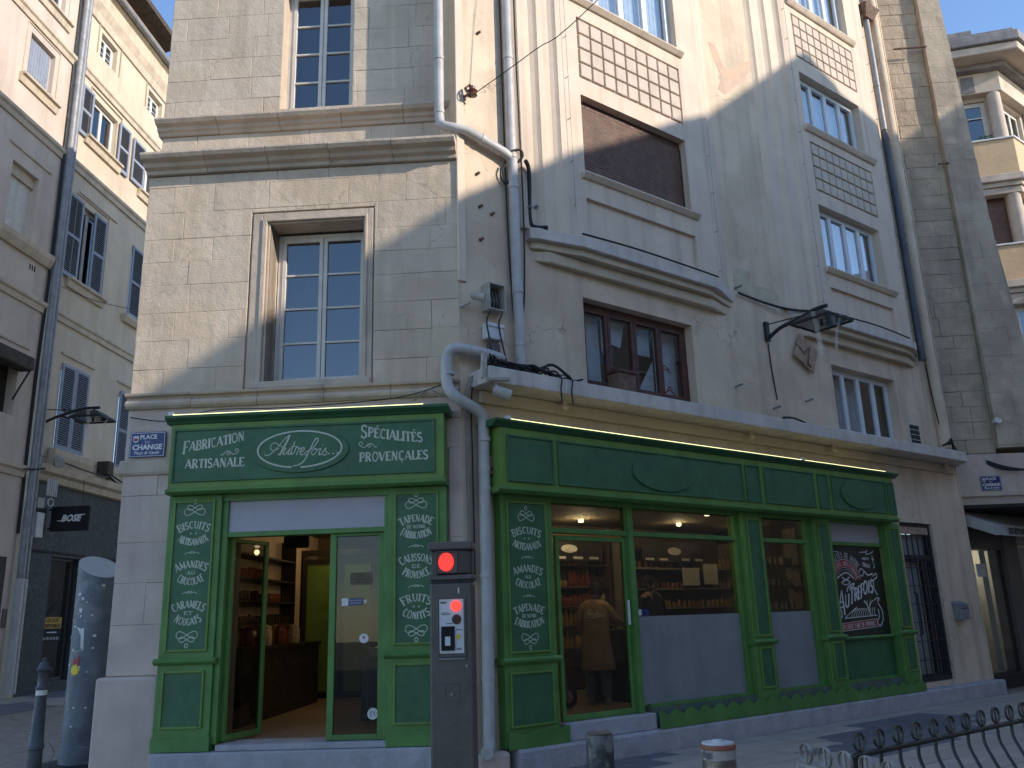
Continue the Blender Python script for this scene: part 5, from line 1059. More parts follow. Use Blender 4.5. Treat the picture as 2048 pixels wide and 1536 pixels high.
# street name plates
def plate(F, a0, a1, z0, z1, w, label):
    p = box(F, 'street_name_plate', M['blue'], None, a0, a1, z0, z1, w, w+.008, bevel=.003); tag(p, label, 'street sign'); H = z1-z0; W_ = a1-a0; c = (a0+a1)/2
    MB().frame(F, a0+.025*W_, a1-.025*W_, z0+.035*H, z1-.035*H, w+.0082, w+.0095, .012*W_).build('white_line', M['white'], p)
    sans('lettering', 'PLACE', F, c+.02*W_, z0+.72*H, w+.0098, .165*H/.7, M['white'], p, bold=.002); sans('lettering', 'DU', F, c, z0+.545*H, w+.0098, .105*H/.7, M['white'], p)
    sans('lettering', 'CHANGE', F, c, z0+.30*H, w+.0098, .20*H/.7, M['white'], p, bold=.003); sans('lettering', 'Plaço di Càmbi', F, c, z0+.12*H, w+.0098, .115*H/.7, M['white'], p, bold=.001)
    s = MB().poly(F, [(a0+.10*W_, z0+.62*H), (a0+.17*W_, z0+.58*H), (a0+.24*W_, z0+.62*H), (a0+.25*W_, z0+.85*H), (a0+.09*W_, z0+.85*H)], w+.0082, w+.010).build('crest', M['paper'], p)
    MB().poly(F, [(a0+.12*W_, z0+.64*H), (a0+.22*W_, z0+.64*H), (a0+.22*W_, z0+.76*H), (a0+.12*W_, z0+.76*H)], w+.0102, w+.011).build('crest_field', M['redp'], s)
plate(FL, -3.635, -3.235, 3.325, 3.605, .022, 'blue enamel plate PLACE DU CHANGE left of the shop sign Autrefois'); plate(FN, .325, .69, 3.505, 3.77, .145, 'blue enamel plate PLACE DU CHANGE on the pale panel above the awning')
# letter box on the right
mb = thing('letter_box', FR(10.2, 1.27, 0), 'grey metal letter box on the cream wall right of the barred door', 'letter box')
box(FR, 'body', M['zinc'], mb, 10.0, 10.33, 1.26, 1.50, .002, .12, bevel=.006); MB().prof(FR, 9.99, 10.34, [(0, 1.501), (.13, 1.501), (.0, 1.57)]).build('lid', M['zinc'], mb); box(FR, 'slot', M['dark'], mb, 10.05, 10.28, 1.44, 1.455, .121, .123); MB().frame(FR, 10.0, 10.48, 1.27, 1.52, .10, .105, .006).build('wire_frame', M['zinc'], mb)
# pigeon-proofing ring and white wedge light on the party wall
wl_ = thing('wall_light', FN(.78, 4.78, .13), 'small white wedge-shaped light on the old stone wall above the name plate', 'wall light'); MB().poly(FN, [(.72, 4.76), (.82, 4.72), (.86, 4.79), (.76, 4.84)], .14, .26).build('housing', M['white'], wl_); MB().cyl(FN(.80, 4.76, .12), FN(.80, 4.76, .15), .03).build('base', M['grey'], wl_)
# hanging shop sign in the side street
FBO = Frame(FS(.40, 0, 0).x, FS(.40, 0, 0).y, 1.499-math.pi/2)
hs = box(FBO, 'hanging_sign', M['blackc'], None, .06, 1.12, 4.17, 4.83, -.04, .04, bevel=.006); tag(hs, 'black hanging sign reading BOSE in front of the dark shop', 'hanging sign')
sans('lettering', 'BOSE', FBO, .62, 4.43, .043, .24, M['white'], hs, sx=.95, shear=.35, bold=.012)
MB().ribbon(FBO, .042, [(.25, 4.445), (.36, 4.445)], .018).ribbon(FBO, .042, [(.87, 4.595), (1.02, 4.595)], .018).build('logo_line', M['white'], hs)
for z in (4.25, 4.75): MB().cyl(FBO(-.02, z, 0), FBO(.06, z, 0), .025).build('bracket', M['iron'], hs)
MB().cyl(FBO(.90, 4.83, 0), FBO(.87, 5.55, 0), .008, n=5).build('cable', M['cable'], hs)
# ------------------------------------------------------------------ side street facades
def louvred(F, parent, a0, a1, z0, z1, w, rails=(.5,)):
    s = MB().frame(F, a0, a1, z0, z1, w, w+.045, .085, .12, .09)
    zs = [z0+.12]+[z0+(z1-z0)*r for r in rails]+[z1-.09]
    for r in rails: s.box(F, a0+.085, a1-.085, z0+(z1-z0)*r-.05, z0+(z1-z0)*r+.05, w, w+.045)
    o = s.build('shutter', M['shutter'], parent, bevel=.004); b = MB()
    box(F, 'backing', M['dark'], o, a0+.08, a1-.08, z0+.1, z1-.08, w+.001, w+.004)
    z = z0+.13
    while z < z1-.10:
        if not any(abs(z+.03-(z0+(z1-z0)*r)) < .075 for r in rails): b.add([F(a0+.085, z, w+.040), F(a1-.085, z, w+.040), F(a1-.085, z+.03, w+.012), F(a0+.085, z+.03, w+.012), F(a0+.085, z+.008, w+.040), F(a1-.085, z+.008, w+.040), F(a1-.085, z+.038, w+.012), F(a0+.085, z+.038, w+.012)], [(0, 1, 2, 3), (7, 6, 5, 4), (0, 4, 5, 1)])
        z += .062
    b.build('louvres', M['slat'], o, kind='stuff'); return o
sb = thing('side_street_building', FS(2, 0, 0), 'ochre rendered building with grey louvred shutters along the side street, right of its drainpipes', 'building')
sb2 = thing('side_street_building', FS(-3, 0, 0), 'pale ochre building at the left edge with a roller blind window, left of the drainpipes', 'building')
HR = [(.20, 1.55, 6.42, 8.86), (3.30, 4.3, 6.42, 8.86), (.20, 1.55, 11.35, 13.82), (3.27, 4.3, 11.4, 13.8), (.30, 1.72, 16.02, 17.48), (3.5, 4.5, 15.9, 17.0), (.37, 1.3, 19.0, 19.85), (3.4, 4.4, 19.05, 19.85), (-.3, 4.9, 0, 5.45)]
wall(FS, 'wall', M['swall'], sb, -.55, 5.2, 0, 20.0, -.4, 0, HR)
HL = [(-2.82, -1.72, 16.0, 17.42), (-2.55, -1.58, 18.8, 20.1), (-2.87, -1.76, 11.6, 13.5), (-2.9, -1.65, 6.9, 8.4)]
wall(FS, 'wall', M['swall2'], sb2, -9, -.90, 0, 21.0, -.35, .02, HL)
def moul(F, p, a0, a1, z, h, w, m=M['strim'], n='string_course'): return MB().prof(F, a0, a1, [(.0, z-h), (w*.5, z-h), (w*.6, z-h*.5), (w, z-h*.35), (w, z), (.0, z+.01)]).build(n, m, p, bevel=.01)
for z in (18.12, 14.92, 10.24): moul(FS, sb, -.55, 5.2, z, .28, .12)
for z in (18.0, 14.9, 10.2, 5.72): moul(FS, sb2, -9, -.90, z, .3, .14)
MB().prof(FS, -.5, 5.2, [(0, 5.46), (.10, 5.46), (.14, 5.56), (.16, 5.62), (.30, 5.68), (.34, 5.80), (.36, 5.86), (0, 5.92)]).build('shop_cornice', M['strim'], sb, bevel=.01)
MB().prof(FS, -.55, 5.4, [(0, 20.0), (.06, 20.0), (.10, 20.25), (.22, 20.5), (.26, 20.9), (.36, 21.0), (.36, 21.1), (0, 21.1)]).build('eaves_moulding', M['strim'], sb, bevel=.02)
MB().cyl(FS(-.55, 21.08, .46), FS(5.5, 21.12, .46), .11, n=12).build('gutter', M['zinc'], sb, smooth=True)
MB().add([FS(-.6, 21.1, .5), FS(5.4, 21.1, .5), FS(5.4, 22.6, -4), FS(-.6, 22.6, -4), FS(-.6, 21.25, .5), FS(5.4, 21.25, .5), FS(5.4, 22.75, -4), FS(-.6, 22.75, -4)], [(3, 2, 1, 0), (4, 5, 6, 7), (0, 1, 5, 4), (1, 2, 6, 5), (2, 3, 7, 6), (3, 0, 4, 7)]).build('roof', M['tile'], sb)
MB().add([FS(-9, 21.6, .9), FS(3.6, 21.6, .9), FS(3.6, 21.2, -.3), FS(-9, 21.2, -.3), FS(-9, 21.8, .9), FS(3.6, 21.8, .9), FS(3.6, 23.2, -4), FS(-9, 23.2, -4)], [(3, 2, 1, 0), (4, 5, 6, 7), (0, 1, 5, 4), (1, 2, 6, 5), (2, 3, 7, 6), (3, 0, 4, 7)]).build('roof', M['wood_dark'], sb2)
def swin(F, p, a0, a1, z0, z1, cols=2, rows=1, sil=True, w=-.16, m=M['white'], sur=True):
    wd = window(F, p, a0, a1, z0, z1, w, cols, rows, m, M['glass_up'], fr=.06, leaf=.05, bw=.6)
    if sil: MB().prof(F, a0-.28, a1+.28, [(.0, z0-.28), (.08, z0-.28), (.12, z0-.1), (.2, z0-.07), (.2, z0), (.0, z0)]).build('window_sill', M['strim'], p, bevel=.01)
    if sur: b = MB(); b.box(F, a0-.2, a0-.17, z0, z1+.2, 0.021, .04).box(F, a1+.17, a1+.2, z0, z1+.2, .021, .04).box(F, a0-.2, a1+.2, z1+.2, z1+.235, .021, .045).build('window_surround', M['strim'], p)
    return wd
swin(FS, sb, .30, 1.72, 16.02, 17.48); louvred(FS, sb, -.36, .26, 15.88, 17.5, .03); louvred(FS, sb, 1.76, 2.44, 15.85, 17.5, .05)
swin(FS, sb, 3.5, 4.5, 15.9, 17.0, sur=False); louvred(FS, sb, 2.66, 3.46, 15.93, 17.48, .04)
swin(FS, sb, .37, 1.3, 19.0, 19.85, 2, 3, sil=False); swin(FS, sb, 3.4, 4.4, 19.05, 19.85, 2, 3, sil=False)
swin(FS, sb, .20, 1.55, 11.35, 13.82); louvred(FS, sb, -.42, .34, 11.35, 13.87, .03); louvred(FS, sb, .89, 1.58, 11.32, 13.82, .06)
louvred(FS, sb, 3.26, 4.02, 11.38, 13.82, .01); MB().prof(FS, 3.0, 4.3, [(0, 11.1), (.1, 11.1), (.18, 11.25), (.18, 11.34), (0, 11.36)]).build('window_sill', M['strim'], sb)
louvred(FS, sb, .19, .86, 6.42, 8.86, .01, (.42,)); louvred(FS, sb, .87, 1.56, 6.42, 8.86, .01, (.42,)); louvred(FS, sb, 3.3, 3.95, 6.40, 8.86, .01, (.5,))
for (a0, a1) in ((.0, 1.9), (3.0, 4.6)):
    MB().prof(FS, a0, a1, [(0, 5.93), (.05, 5.93), (.2, 6.2), (.22, 6.38), (0, 6.40)]).build('window_sill', M['strim'], sb, bevel=.01); MB().box(FS, a0+.1, a1-.1, 9.1, 9.16, .0, .05).build('window_head', M['strim'], sb)
for z in (14.1, 17.9): MB().box(FS, .1, 2.2, z, z+.05, .0, .05).build('window_head', M['strim'], sb)
swin(FS, sb2, -2.82, -1.72, 16.0, 17.42, 1, 1, w=-.12); b = MB()
for k in range(9): b.box(FS, -2.76+k*.11, -2.76+k*.11+.10, 16.06, 17.36, -.10, -.09)
b.build('inner_blind', M['shutter'], sb2); swin(FS, sb2, -2.55, -1.58, 18.8, 20.1, 2, 1, w=-.12)
rb = box(FS, 'roller_box', M['strim'], sb2, -2.86, -1.77, 13.2, 13.49, -.3, -.10)
for k in range(22): MB().prof(FS, -2.84, -1.79, [(-.2, 11.68+k*.069), (-.18, 11.68+k*.069), (-.172, 11.715+k*.069), (-.18, 11.745+k*.069), (-.2, 11.745+k*.069)]).build('slat', M['wframe'], rb)
MB().prof(FS, -3.2, -.95, [(0, 11.2), (.1, 11.2), (.2, 11.4), (.22, 11.55), (0, 11.57)]).build('window_sill', M['strim'], sb2, bevel=.01)
for z in (8.75, 13.9, 17.85): MB().box(FS, -3.1, -1.3, z, z+.06, .02, .06).build('window_head', M['strim'], sb2)
box(FS, 'window_back', M['dark'], sb2, -2.9, -1.65, 6.9, 8.4, -.3, -.25)
aw = thing('window_awning', FS(-2.3, 8.2, 0), 'dark rolled awning over the window at the left edge of the picture', 'awning'); box(FS, 'canvas_roll', M['wood_dark'], aw, -3.4, -1.62, 8.05, 8.42, .03, .45, bevel=.05); MB().cyl(FS(-1.7, 8.1, .4), FS(-1.75, 7.3, .03), .025).build('arm', M['iron'], aw); MB().cyl(FS(-3.2, 8.1, .4), FS(-3.2, 7.3, .03), .025).build('arm', M['iron'], aw)
for x in (-1.72, -1.62, -1.52): box(FS, 'air_hole', M['dark'], sb2, x, x+.05, 10.9, 11.05, .018, .024)
box(FS, 'doorway', M['wood_dark'], sb2, -1.9, -1.2, .3, 3.4, -.2, .03); box(FS, 'intercom', M['grey'], sb2, -1.12, -.98, 1.7, 2.15, .02, .05)
# dark shop of the side street
ds = thing('dark_shop', FS(2, 0, 0), 'dark grey shop front with a glazed door under the cornice in the side street', 'shopfront')
wall(FS, 'front', M['shopdark'], ds, -.29, 4.9, 0, 5.44, -.30, -.06, [(.80, 2.1, .30, 3.55), (2.5, 4.6, .5, 3.6)])
box(FS, 'groove_strip', M['dark'], ds, -.29, 4.9, 3.62, 3.68, -.055, -.03)
dd2 = MB().frame(FS, .80, 2.1, .30, 3.55, -.28, -.2, .08).build('door', M['shopdark'], ds); box(FS, 'pane', M['glass'], dd2, .88, 2.02, .38, 3.47, -.26, -.25); box(FS, 'shop_back', M['dark'], ds, -.5, 9, 0, 5.0, -3.2, -3.1); box(FS, 'shop_end', M['shopdark'], ds, 8.9, 9, 0, 5.0, -3.1, -.4); box(FS, 'shop_ceiling', M['shopdark'], ds, -.5, 9, 4.6, 4.7, -3.1, -.31); box(FS, 'pane', M['glass'], ds, 2.5, 4.6, .5, 3.6, -.26, -.25)
l_ = bpy.data.lights.new('shop_light', 'POINT'); l_.energy = 5; l_.color = (1, .9, .7); lo_ = bpy.data.objects.new('shop_light', l_); COL.objects.link(lo_); lo_.location = FS(1.8, 3.2, -1.6)
nt_ = box(FS, 'to_let_notice', M['yel'], None, 1.0, 1.85, 1.66, 1.96, -.247, -.24); nt_.data.materials[0] = M['yelo'] = mat('notice_ochre', (.42, .24, .03), .6, .05, 6, 0); tag(nt_, 'ochre and black to-let notice LOCAUX DISPONIBLES on the dark shop door', 'notice')
box(FS, 'lower_board', M['blackc'], nt_, .98, 1.87, 1.30, 1.655, -.247, -.24)
FSN = Frame(FS(0, 0, 0).x, FS(0, 0, 0).y, 1.499)
for s_, z_, h_ in (('LOCAUX', 1.83, .14), ('DISPONIBLES', 1.69, .13)): sans('lettering', s_, FS, 1.42, z_, -.236, h_, M['blackc'], nt_, bold=.004)
sans('lettering', '04 90 00 80 80', FS, 1.42, 1.36, -.236, .12, M['paper'], nt_); MB().ribbon(FS, -.236, [(1.2, 1.56), (1.65, 1.56)], .03).build('small_print', M['paper'], nt_)
MB().poly(FS, [(1.0, 2.0), (1.08, 1.93), (1.6, 2.28), (1.5, 2.36)], -.247, -.238).build('band', M['blackc'], nt_)
# pipes at the joint of the two facades
for i, (a, r, z1, m_n) in enumerate(((-.80, .10, 21.2, 'zinc'), (-.62, .075, 20.6, 'zinc'))):
    pipe([FS(a, z1, .16), FS(a, 9, .16), FS(a+.02, 2.9, .16)], r, M[m_n], 'drainpipe', ('thick zinc drainpipe at the joint of the side street facades', 'thinner zinc drainpipe right beside the thick one')[i], [(FS(a, z, .16), Z3) for z in (18, 14.5, 11.5, 8.6, 5.4)])
    pipe([FS(a+.02, 2.88, .16), FS(a+.03, .12, .16)], r*1.12, M['pvc'], 'drainpipe_shoe', ('cream lower section of the thick side street drainpipe', 'cream lower section of the thinner side street drainpipe')[i], [(FS(a+.02, z, .16), Z3) for z in (2.7, 1.2)])
for x in (-.50, -.95, -.91): cable([FS(x, 20, .05), FS(x+.01, 12, .08), FS(x-.02, 8, .05), FS(x, 4, .06)], .03, 'dark cable run beside the side street drainpipes', group='cables beside the side street drainpipes')
cable([FS(-1.2, 5.6, .2), FS(-.4, 5.75, .3), FS(.1, 6.0, .32), FS(1.2, 5.95, .38), FS(2.4, 5.95, .4), FS(2.8, 6.2, .1), FS(3.3, 5.92, .38), FS(4.5, 5.9, .38)], .022, 'black cable lying along the cornice of the dark shop')
bb_ = box(FS, 'bracket_box', M['wood_dark'], None, 2.45, 2.75, 6.05, 6.45, .0, .35, bevel=.01); tag(bb_, 'rusty box with stays on the wall above the BOSE sign', 'box')
MB().cyl(FS(2.6, 6.1, .25), FS(3.1, 5.85, .3), .03).build('stay', M['iron'], bb_); MB().cyl(FS(2.7, 6.1, .1), FS(3.4, 5.85, .25), .03).build('stay', M['iron'], bb_)
sr_ = thing('siren', FS(-.2, 5.0, 0), 'ribbed grey siren fixed below the camera in the side street', 'siren')
for k in range(5): MB().cyl(FS(-.28+k*.09, 5.05, .30), FS(-.28+k*.09, 5.48, .30), .035, n=8).build('rib', M['pvc'], sr_, smooth=True)
MB().tube([FS(-.1+.12*math.cos(t), 4.88+.10*math.sin(t), .3) for t in [i*math.pi/6 for i in range(12)]], .02, 6, True).build('ring', M['pvc'], sr_)
mt_ = box(FS, 'meter_box', M['white'], None, -.42, -.12, 3.95, 4.6, .0, .2, bevel=.02); tag(mt_, 'white meter box low on the side street facade joint', 'meter box'); box(FS, 'upper_lid', M['pvc'], mt_, -.40, -.1, 4.72, 5.0, .0, .15, bevel=.02)

# ------------------------------------------------------------------ tall party wall on the right
pw = thing('party_wall', FN(.5, 0, 0), 'tall weathered rubble stone wall rising right of the cream building', 'wall')
wall(FN, 'masonry', M['nwall'], pw, -1.2, .78, 4.2, 16.5, -2.0, -.022, [])
nw = courses(FN, pw, [], -1.0, .775, 4.22, 16.2, 0, (.26, .30, .34, .38), (.35, .75), M['nwall'], jit=.006, gap=.0015, edge=.006)
MB().poly(FN, [(.78, 4.3), (2.10, 4.3), (1.62, 6.2), (1.43, 8.6), (1.24, 14.2), (1.15, 16.5), (.78, 16.5)], -2.0, .11).build('pier', M['nwall2'], pw)
z = 4.35; k = 0
while z < 16:
    h = random.choice((.36, .45, .55)); xr = 1.24+(14.2-min(14.2, z+h))*.036 if z > 6.2 else 1.62+(6.2-z-h)*.25
    x = .785
    while x < xr-.05:
        x2 = min(xr, x+random.uniform(.3, .6)); x2 = xr if xr-x2 < .15 else x2
        MB().poly(FN, [(x+.002, z+.002), (x2-.002, z+.002), (x2-.002, z+h-.002), (x+.002, z+h-.002)], .06, .122+random.uniform(-.003, .003)).build('pier_stone', M['nwall2'], pw); x = x2; k += 1
    z += h
wall(FN, 'lower_panel', M['stone_low'], pw, -.6, 6.0, 3.25, 4.18, -1.0, .135, [])
MB().box(FN, -.6, 6.0, 3.40, 3.46, .136, .20).build('string_course', M['stone_trim'], pw); box(FN, 'soffit_board', M['dark'], pw, -.3, 6.0, 3.19, 3.249, -3.0, .2)
for (z_, a_, L_) in ((12.9, .1, .68), (10.15, .6, .2)):
    r_o = MB().cyl(FN(a_, z_, .16), FN(a_+L_, z_+.02, .16), .022, n=8).build('iron_bar', M['rust'], pw, smooth=True)
MB().tube([FN(.78, 13, .12), FN(.79, 9, .12), FN(.76, 6, .12), FN(.72, 4.4, .12)], .008, 6).build('cable', M['nwall2'], pw)
# small shop under it
sh = thing('grey_shop', FB(1, 0, -.3), 'grey shop front with a tall glass pane at the right edge, beneath the small awning', 'shopfront')
box(FB, 'header', M['greyp'] if 'greyp' in M else M['grey'], sh, -.6, 1.9, 2.52, 3.18, -.6, -.3); box(FB, 'pillar', M['grey'], sh, 1.87, 2.45, 0, 3.18, -.6, -.26, bevel=.01); box(FB, 'header', M['stone_trim'], sh, 2.45, 7.5, 2.62, 3.18, -.6, -.3)
box(FB, 'base', M['shopdark'], sh, -.4, 1.87, 0, .27, -.6, -.26)
for k in range(5): box(FB, 'vent_slot', M['dark'], sh, .25, 1.8, .04+k*.04, .055+k*.04, -.259, -.255)
box(FB, 'pane', M['glass'], sh, -.3, 1.87, .27, 2.52, -.36, -.35); box(FB, 'pane', M['glass'], sh, 2.45, 7.5, .3, 2.62, -.46, -.45); box(FB, 'door_edge', M['alu'], sh, 1.28, 1.30, .3, 2.5, -.5, -.40)
box(FB, 'shop_back', M['grey'], sh, -.6, 7.4, 0, 3.1, -3.0, -2.9); box(FB, 'shop_end', M['grey'], sh, 7.5, 7.6, 0, 3.1, -3.0, -.6); box(FB, 'shop_partition', M['fcre'], sh, 2.6, 5.5, 0, 3.1, -2.0, -1.9); box(FB, 'card', M['paper'], sh, .75, 1.12, 2.0, 2.24, -.345, -.34)
b = MB()
for k in range(10): b.box(FB, .5, 1.2, .5+k*.17, .53+k*.17, -2.2, -1.6)
b.build('shelving', M['zinc'], sh)
l2 = bpy.data.lights.new('shop_light', 'POINT'); l2.energy = 22; l2.color = (1, .95, .8); lo2 = bpy.data.objects.new('shop_light', l2); COL.objects.link(lo2); lo2.location = FB(4.2, 2.6, -1.2)
an = thing('awning', FB(1, 3.1, 0), 'small beige awning with dark lettering at the right edge', 'awning')
MB().add([FB(.05, 3.18, .0-.2), FB(6, 3.18, -.2), FB(6, 2.89, .33), FB(.22, 2.89, .33), FB(.05, 3.16, -.2), FB(6, 3.16, -.2), FB(6, 2.87, .33), FB(.22, 2.87, .33)], [(3, 2, 1, 0), (4, 5, 6, 7), (0, 1, 5, 4), (1, 2, 6, 5), (2, 3, 7, 6), (3, 0, 4, 7)]).build('canvas', M['awn'], an)
n = 60; top = []
b = MB()
for i in range(n):
    x0, x1 = .22+i*.095, .22+(i+1)*.095; f = lambda x: 2.69+.012*abs(math.sin(x*11)); b.add([FB(x0, 2.888, .335), FB(x1, 2.888, .335), FB(x1, f(x1), .36), FB(x0, f(x0), .36)], [(3, 2, 1, 0)])
b.build('valance', M['awn'], an); MB().add([FB(.05, 3.16, -.2), FB(.22, 2.88, .33), FB(.24, 2.69, .35), FB(.10, 2.9, -.1)], [(0, 1, 2, 3)]).build('side_flap', M['awn'], an)
sans('lettering', 'SIDÉTOFFE', FB, 1.12, 2.735, .372, .15, M['blackc'], an, sx=1.15, bold=.004)

# ------------------------------------------------------------------ far building with the columns
fb = thing('far_corner_building', FF(3.5, 0, 0), 'cream and ochre corner building with round columns and weathered eaves, far right', 'building')
A1 = 4.35
wall(FF, 'wall', M['fcre'], fb, 1.0, A1, 3, 18.0, -1.2, -.35, [(3.12, 3.9, 15.0, 16.5), (3.14, 3.92, 11.62, 13.2), (3.2, 4.1, 8.2, 9.72)])
wall(FF2, 'wall', M['fcre'], fb, .2, 9, 3, 18.0, -1.2, -.35, [(.7, 1.9, 15.0, 16.5), (2.7, 3.9, 15, 16.5), (.7, 1.9, 8.2, 9.7)])
def both(name, m, z0, z1, w, **k):
    MB().plan(Frame(0, 0, 0), [(0, 0)]*3, 0, 0) if False else None
    # mitred band round the corner
    c0 = FF(A1, 0, 0); n1, n2 = FF.n, FF2.n; mit = (n1+n2)/(1+n1.dot(n2))
    P = [FF(1.0, 0, w), Vector((c0.x, c0.y, 0))+mit*w, FF2(9, 0, w), FF2(9, 0, w-1.2), Vector((c0.x, c0.y, 0))+mit*(w-1.2), FF(1.0, 0, w-1.2)]
    vs = [Vector((p.x, p.y, z0)) for p in P]+[Vector((p.x, p.y, z1)) for p in P]
    return MB().add(vs, [(4, 3, 2, 1), (5, 4, 1, 0), (7, 8, 9, 10), (6, 7, 10, 11), (0, 1, 7, 6), (1, 2, 8, 7), (2, 3, 9, 8), (3, 4, 10, 9), (4, 5, 11, 10), (5, 0, 6, 11)]).build(name, m, fb, bevel=k.get('bevel', .01))
for (z0, z1) in ((13.78, 14.93), (10.46, 11.53), (7.0, 8.10)): both('parapet', M['fyel'], z0, z1, 0)
for z in (14.935, 11.535, 8.11): both('coping', M['white'], z, z+.055, .05)
for z in (13.55, 10.22, 6.8): both('balcony_slab', M['fcre'], z, z+.225, .10, bevel=.02); both('dentil_band', M['fcre'], z-.14, z-.005, .0)
both('lintel_beam', M['fcre'], 16.62, 17.3, -.06); both('frieze', M['fdk'], 17.305, 17.45, .2); both('eaves_slab', M['fcre'], 17.455, 17.72, .75, bevel=.04); both('eaves_slab', M['fdk'], 17.725, 18.05, .85, bevel=.03); both('roof_edge', M['fdk'], 18.055, 18.2, .7)
both('lintel_beam', M['fcre'], 13.2, 13.40, -.06); both('lintel_beam', M['fcre'], 9.75, 10.07, -.06)
for s_ in (1,): box(FF, 'triglyph', M['fdk'], fb, 3.25, 3.6, 16.66, 17.2, -.06, -.03)
MB().hexa([FF(-1, 18.2, -1.2), FF(4.0, 18.2, -1.2), FF(4.0, 18.2, -5), FF(-1, 18.2, -5), FF(-1, 19.35, -1.2), FF(4.0, 19.35, -1.2), FF(4.0, 19.35, -5), FF(-1, 19.35, -5)]).build('penthouse', M['fcre'], fb); box(FF, 'penthouse_coping', M['fdk'], fb, -1.2, 4.15, 19.352, 19.5, -5.2, -1.05)
for (F_, a_, z0, z1) in ((FF, 4.12, 14.99, 16.61), (FF2, 1.25-.9, 14.99, 16.61), (FF2, 2.3, 14.99, 16.61), (FF2, 4.3, 14.99, 16.61), (FF, 4.12, 11.59, 13.19), (FF2, 2.3, 11.59, 13.19), (FF2, 2.3, 8.165, 9.74), (FF2, 4.3, 11.59, 13.19)):
    if (F_ is FF2 and a_ < .5): continue
    MB().lathe(F_(a_, z0, -.24), [(.21, 0), (.205, .1), (.19, z1-z0)], 20).build('column', M['fcre'], fb, smooth=True)
window(FF, fb, 3.12, 3.9, 15.0, 16.5, -.45, 1, 1, M['wframe'], M['glass_up'], fr=.08, leaf=.05); window(FF2, fb, .7, 1.9, 15.0, 16.5, -.45, 2, 1, M['wframe'], M['glass_up'], fr=.08, leaf=.05); window(FF2, fb, 2.7, 3.9, 15.0, 16.5, -.45, 2, 1, M['wframe'], M['glass_up'], fr=.08, leaf=.05)
MB().box(FF, 3.2, 3.85, 15.95, 15.98, -.44, -.42).build('glazing_bar', M['white'], fb)
bl = shutterblind(FF, fb, 3.14, 3.92, 11.62, 13.2, -.40, M['bshut'] if 'bshut' in M else M['brown'], n=20)
window(FF, fb, 3.2, 4.1, 8.2, 9.72, -.40, 2, 1, M['white'], M['glass_up'], fr=.06, leaf=.05)
pt = thing('potted_plant', FF(3.6, 15.0, -.30), 'small green plant on the sill of the top window of the far building', 'plant')
b = MB(); rg = random.Random(3)
for k in range(70):
    a_ = 3.45+rg.random()*.4; z_ = 15.02+rg.random()*.22; w_ = -.34+rg.random()*.12; b.add([FF(a_, z_, w_), FF(a_+.05, z_+.03, w_+.02), FF(a_+.02, z_+.06, w_-.02)], [(0, 1, 2)])
b.build('leaves', mat('leaf', (.10, .16, .05), .7, .3, 20, 0), pt, kind='stuff'); box(FF, 'trough', M['fcre'], pt, 3.42, 3.88, 14.995, 15.06, -.36, -.22)
# ------------------------------------------------------------------ street furniture
# bollard control post with red lights
FT_ = Frame(-.385, 5.0, -.10)
tp = thing('control_post', (-.385, 5.0, 0), 'tall grey bollard control post with two lit red lights and the number 1', 'control post')
box(FT_, 'body', M['grey'], tp, -.122, .122, 0, 1.712, -.13, .0, bevel=.012)
box(FT_, 'neck', M['shopdark'], tp, -.115, .115, 1.713, 1.728, -.12, -.01); box(FT_, 'collar', M['grey'], tp, -.125, .125, 1.729, 1.758, -.135, .006, bevel=.006)
box(FT_, 'head_back', M['grey'], tp, -.122, .118, 1.759, 1.895, -.13, -.06, bevel=.004); MB().plan(FT_, [(-.09, -.0605), (-.085, .012), (.045, .012), (.105, -.01), (.112, -.0605)], 1.762, 1.893).build('lamp_housing', M['grey'], tp, bevel=.008)
box(FT_, 'cap', M['grey'], tp, -.128, .128, 1.896, 1.943, -.135, .016, bevel=.010)
MB().frame(FT_, -.083, .043, 1.766, 1.890, .0125, .020, .007).build('lamp_bezel', M['grey'], tp, bevel=.003)
def disc(F, c, rx, rz, w, n=24): return [(c[0]+rx*math.cos(2*math.pi*i/n), c[1]+rz*math.sin(2*math.pi*i/n)) for i in range(n)]
lens = MB().poly(FT_, disc(FT_, (-.022, 1.829), .043, .051, 0), .0125, .019).build('red_signal', M['red'], tp)
b = MB()
for k in range(9):
    zz_ = 1.832-.044+.011*k; hw = .044*math.sqrt(max(0, 1-((zz_-1.832)/.051)**2)); b.ribbon(FT_, .0195, [(-.022-hw, zz_), (-.022+hw, zz_)], .0022)
for k in range(7):
    xx_ = -.022-.036+.012*k; hh = .051*math.sqrt(max(0, 1-((xx_+.022)/.044)**2)); b.ribbon(FT_, .0197, [(xx_, 1.832-hh), (xx_, 1.832+hh)], .0018)
b.build('lens_grid', M['redp'], lens)
sans('lettering', '1', FT_, .045, 1.655, .0015, .042, M['white'], tp, bold=.002)
pn = MB().frame(FT_, -.078, .085, 1.31, 1.635, .0005, .008, .011).build('panel_frame', M['grey'], tp, bevel=.003)
box(FT_, 'panel', M['alu'], pn, -.066, .072, 1.33, 1.623, .001, .004); M['alu2'] = M['alu']
MB().poly(FT_, disc(FT_, (.030, 1.585), .027, .028, 0), .0045, .012).build('red_lamp', M['red'], pn); MB().poly(FT_, disc(FT_, (.032, 1.512), .026, .027, 0), .0045, .012).build('unlit_lamp', M['redk'] if 'redk' in M else M['bframe'], pn, bevel=.004)
rd = box(FT_, 'card_reader', M['blackc'], pn, -.055, .020, 1.345, 1.475, .0045, .016, bevel=.003); box(FT_, 'reader_screen', M['alu'], rd, -.032, -.002, 1.372, 1.42, .0165, .019)
box(FT_, 'yellow_mark', M['yel'], pn, .03, .052, 1.405, 1.43, .0045, .006)
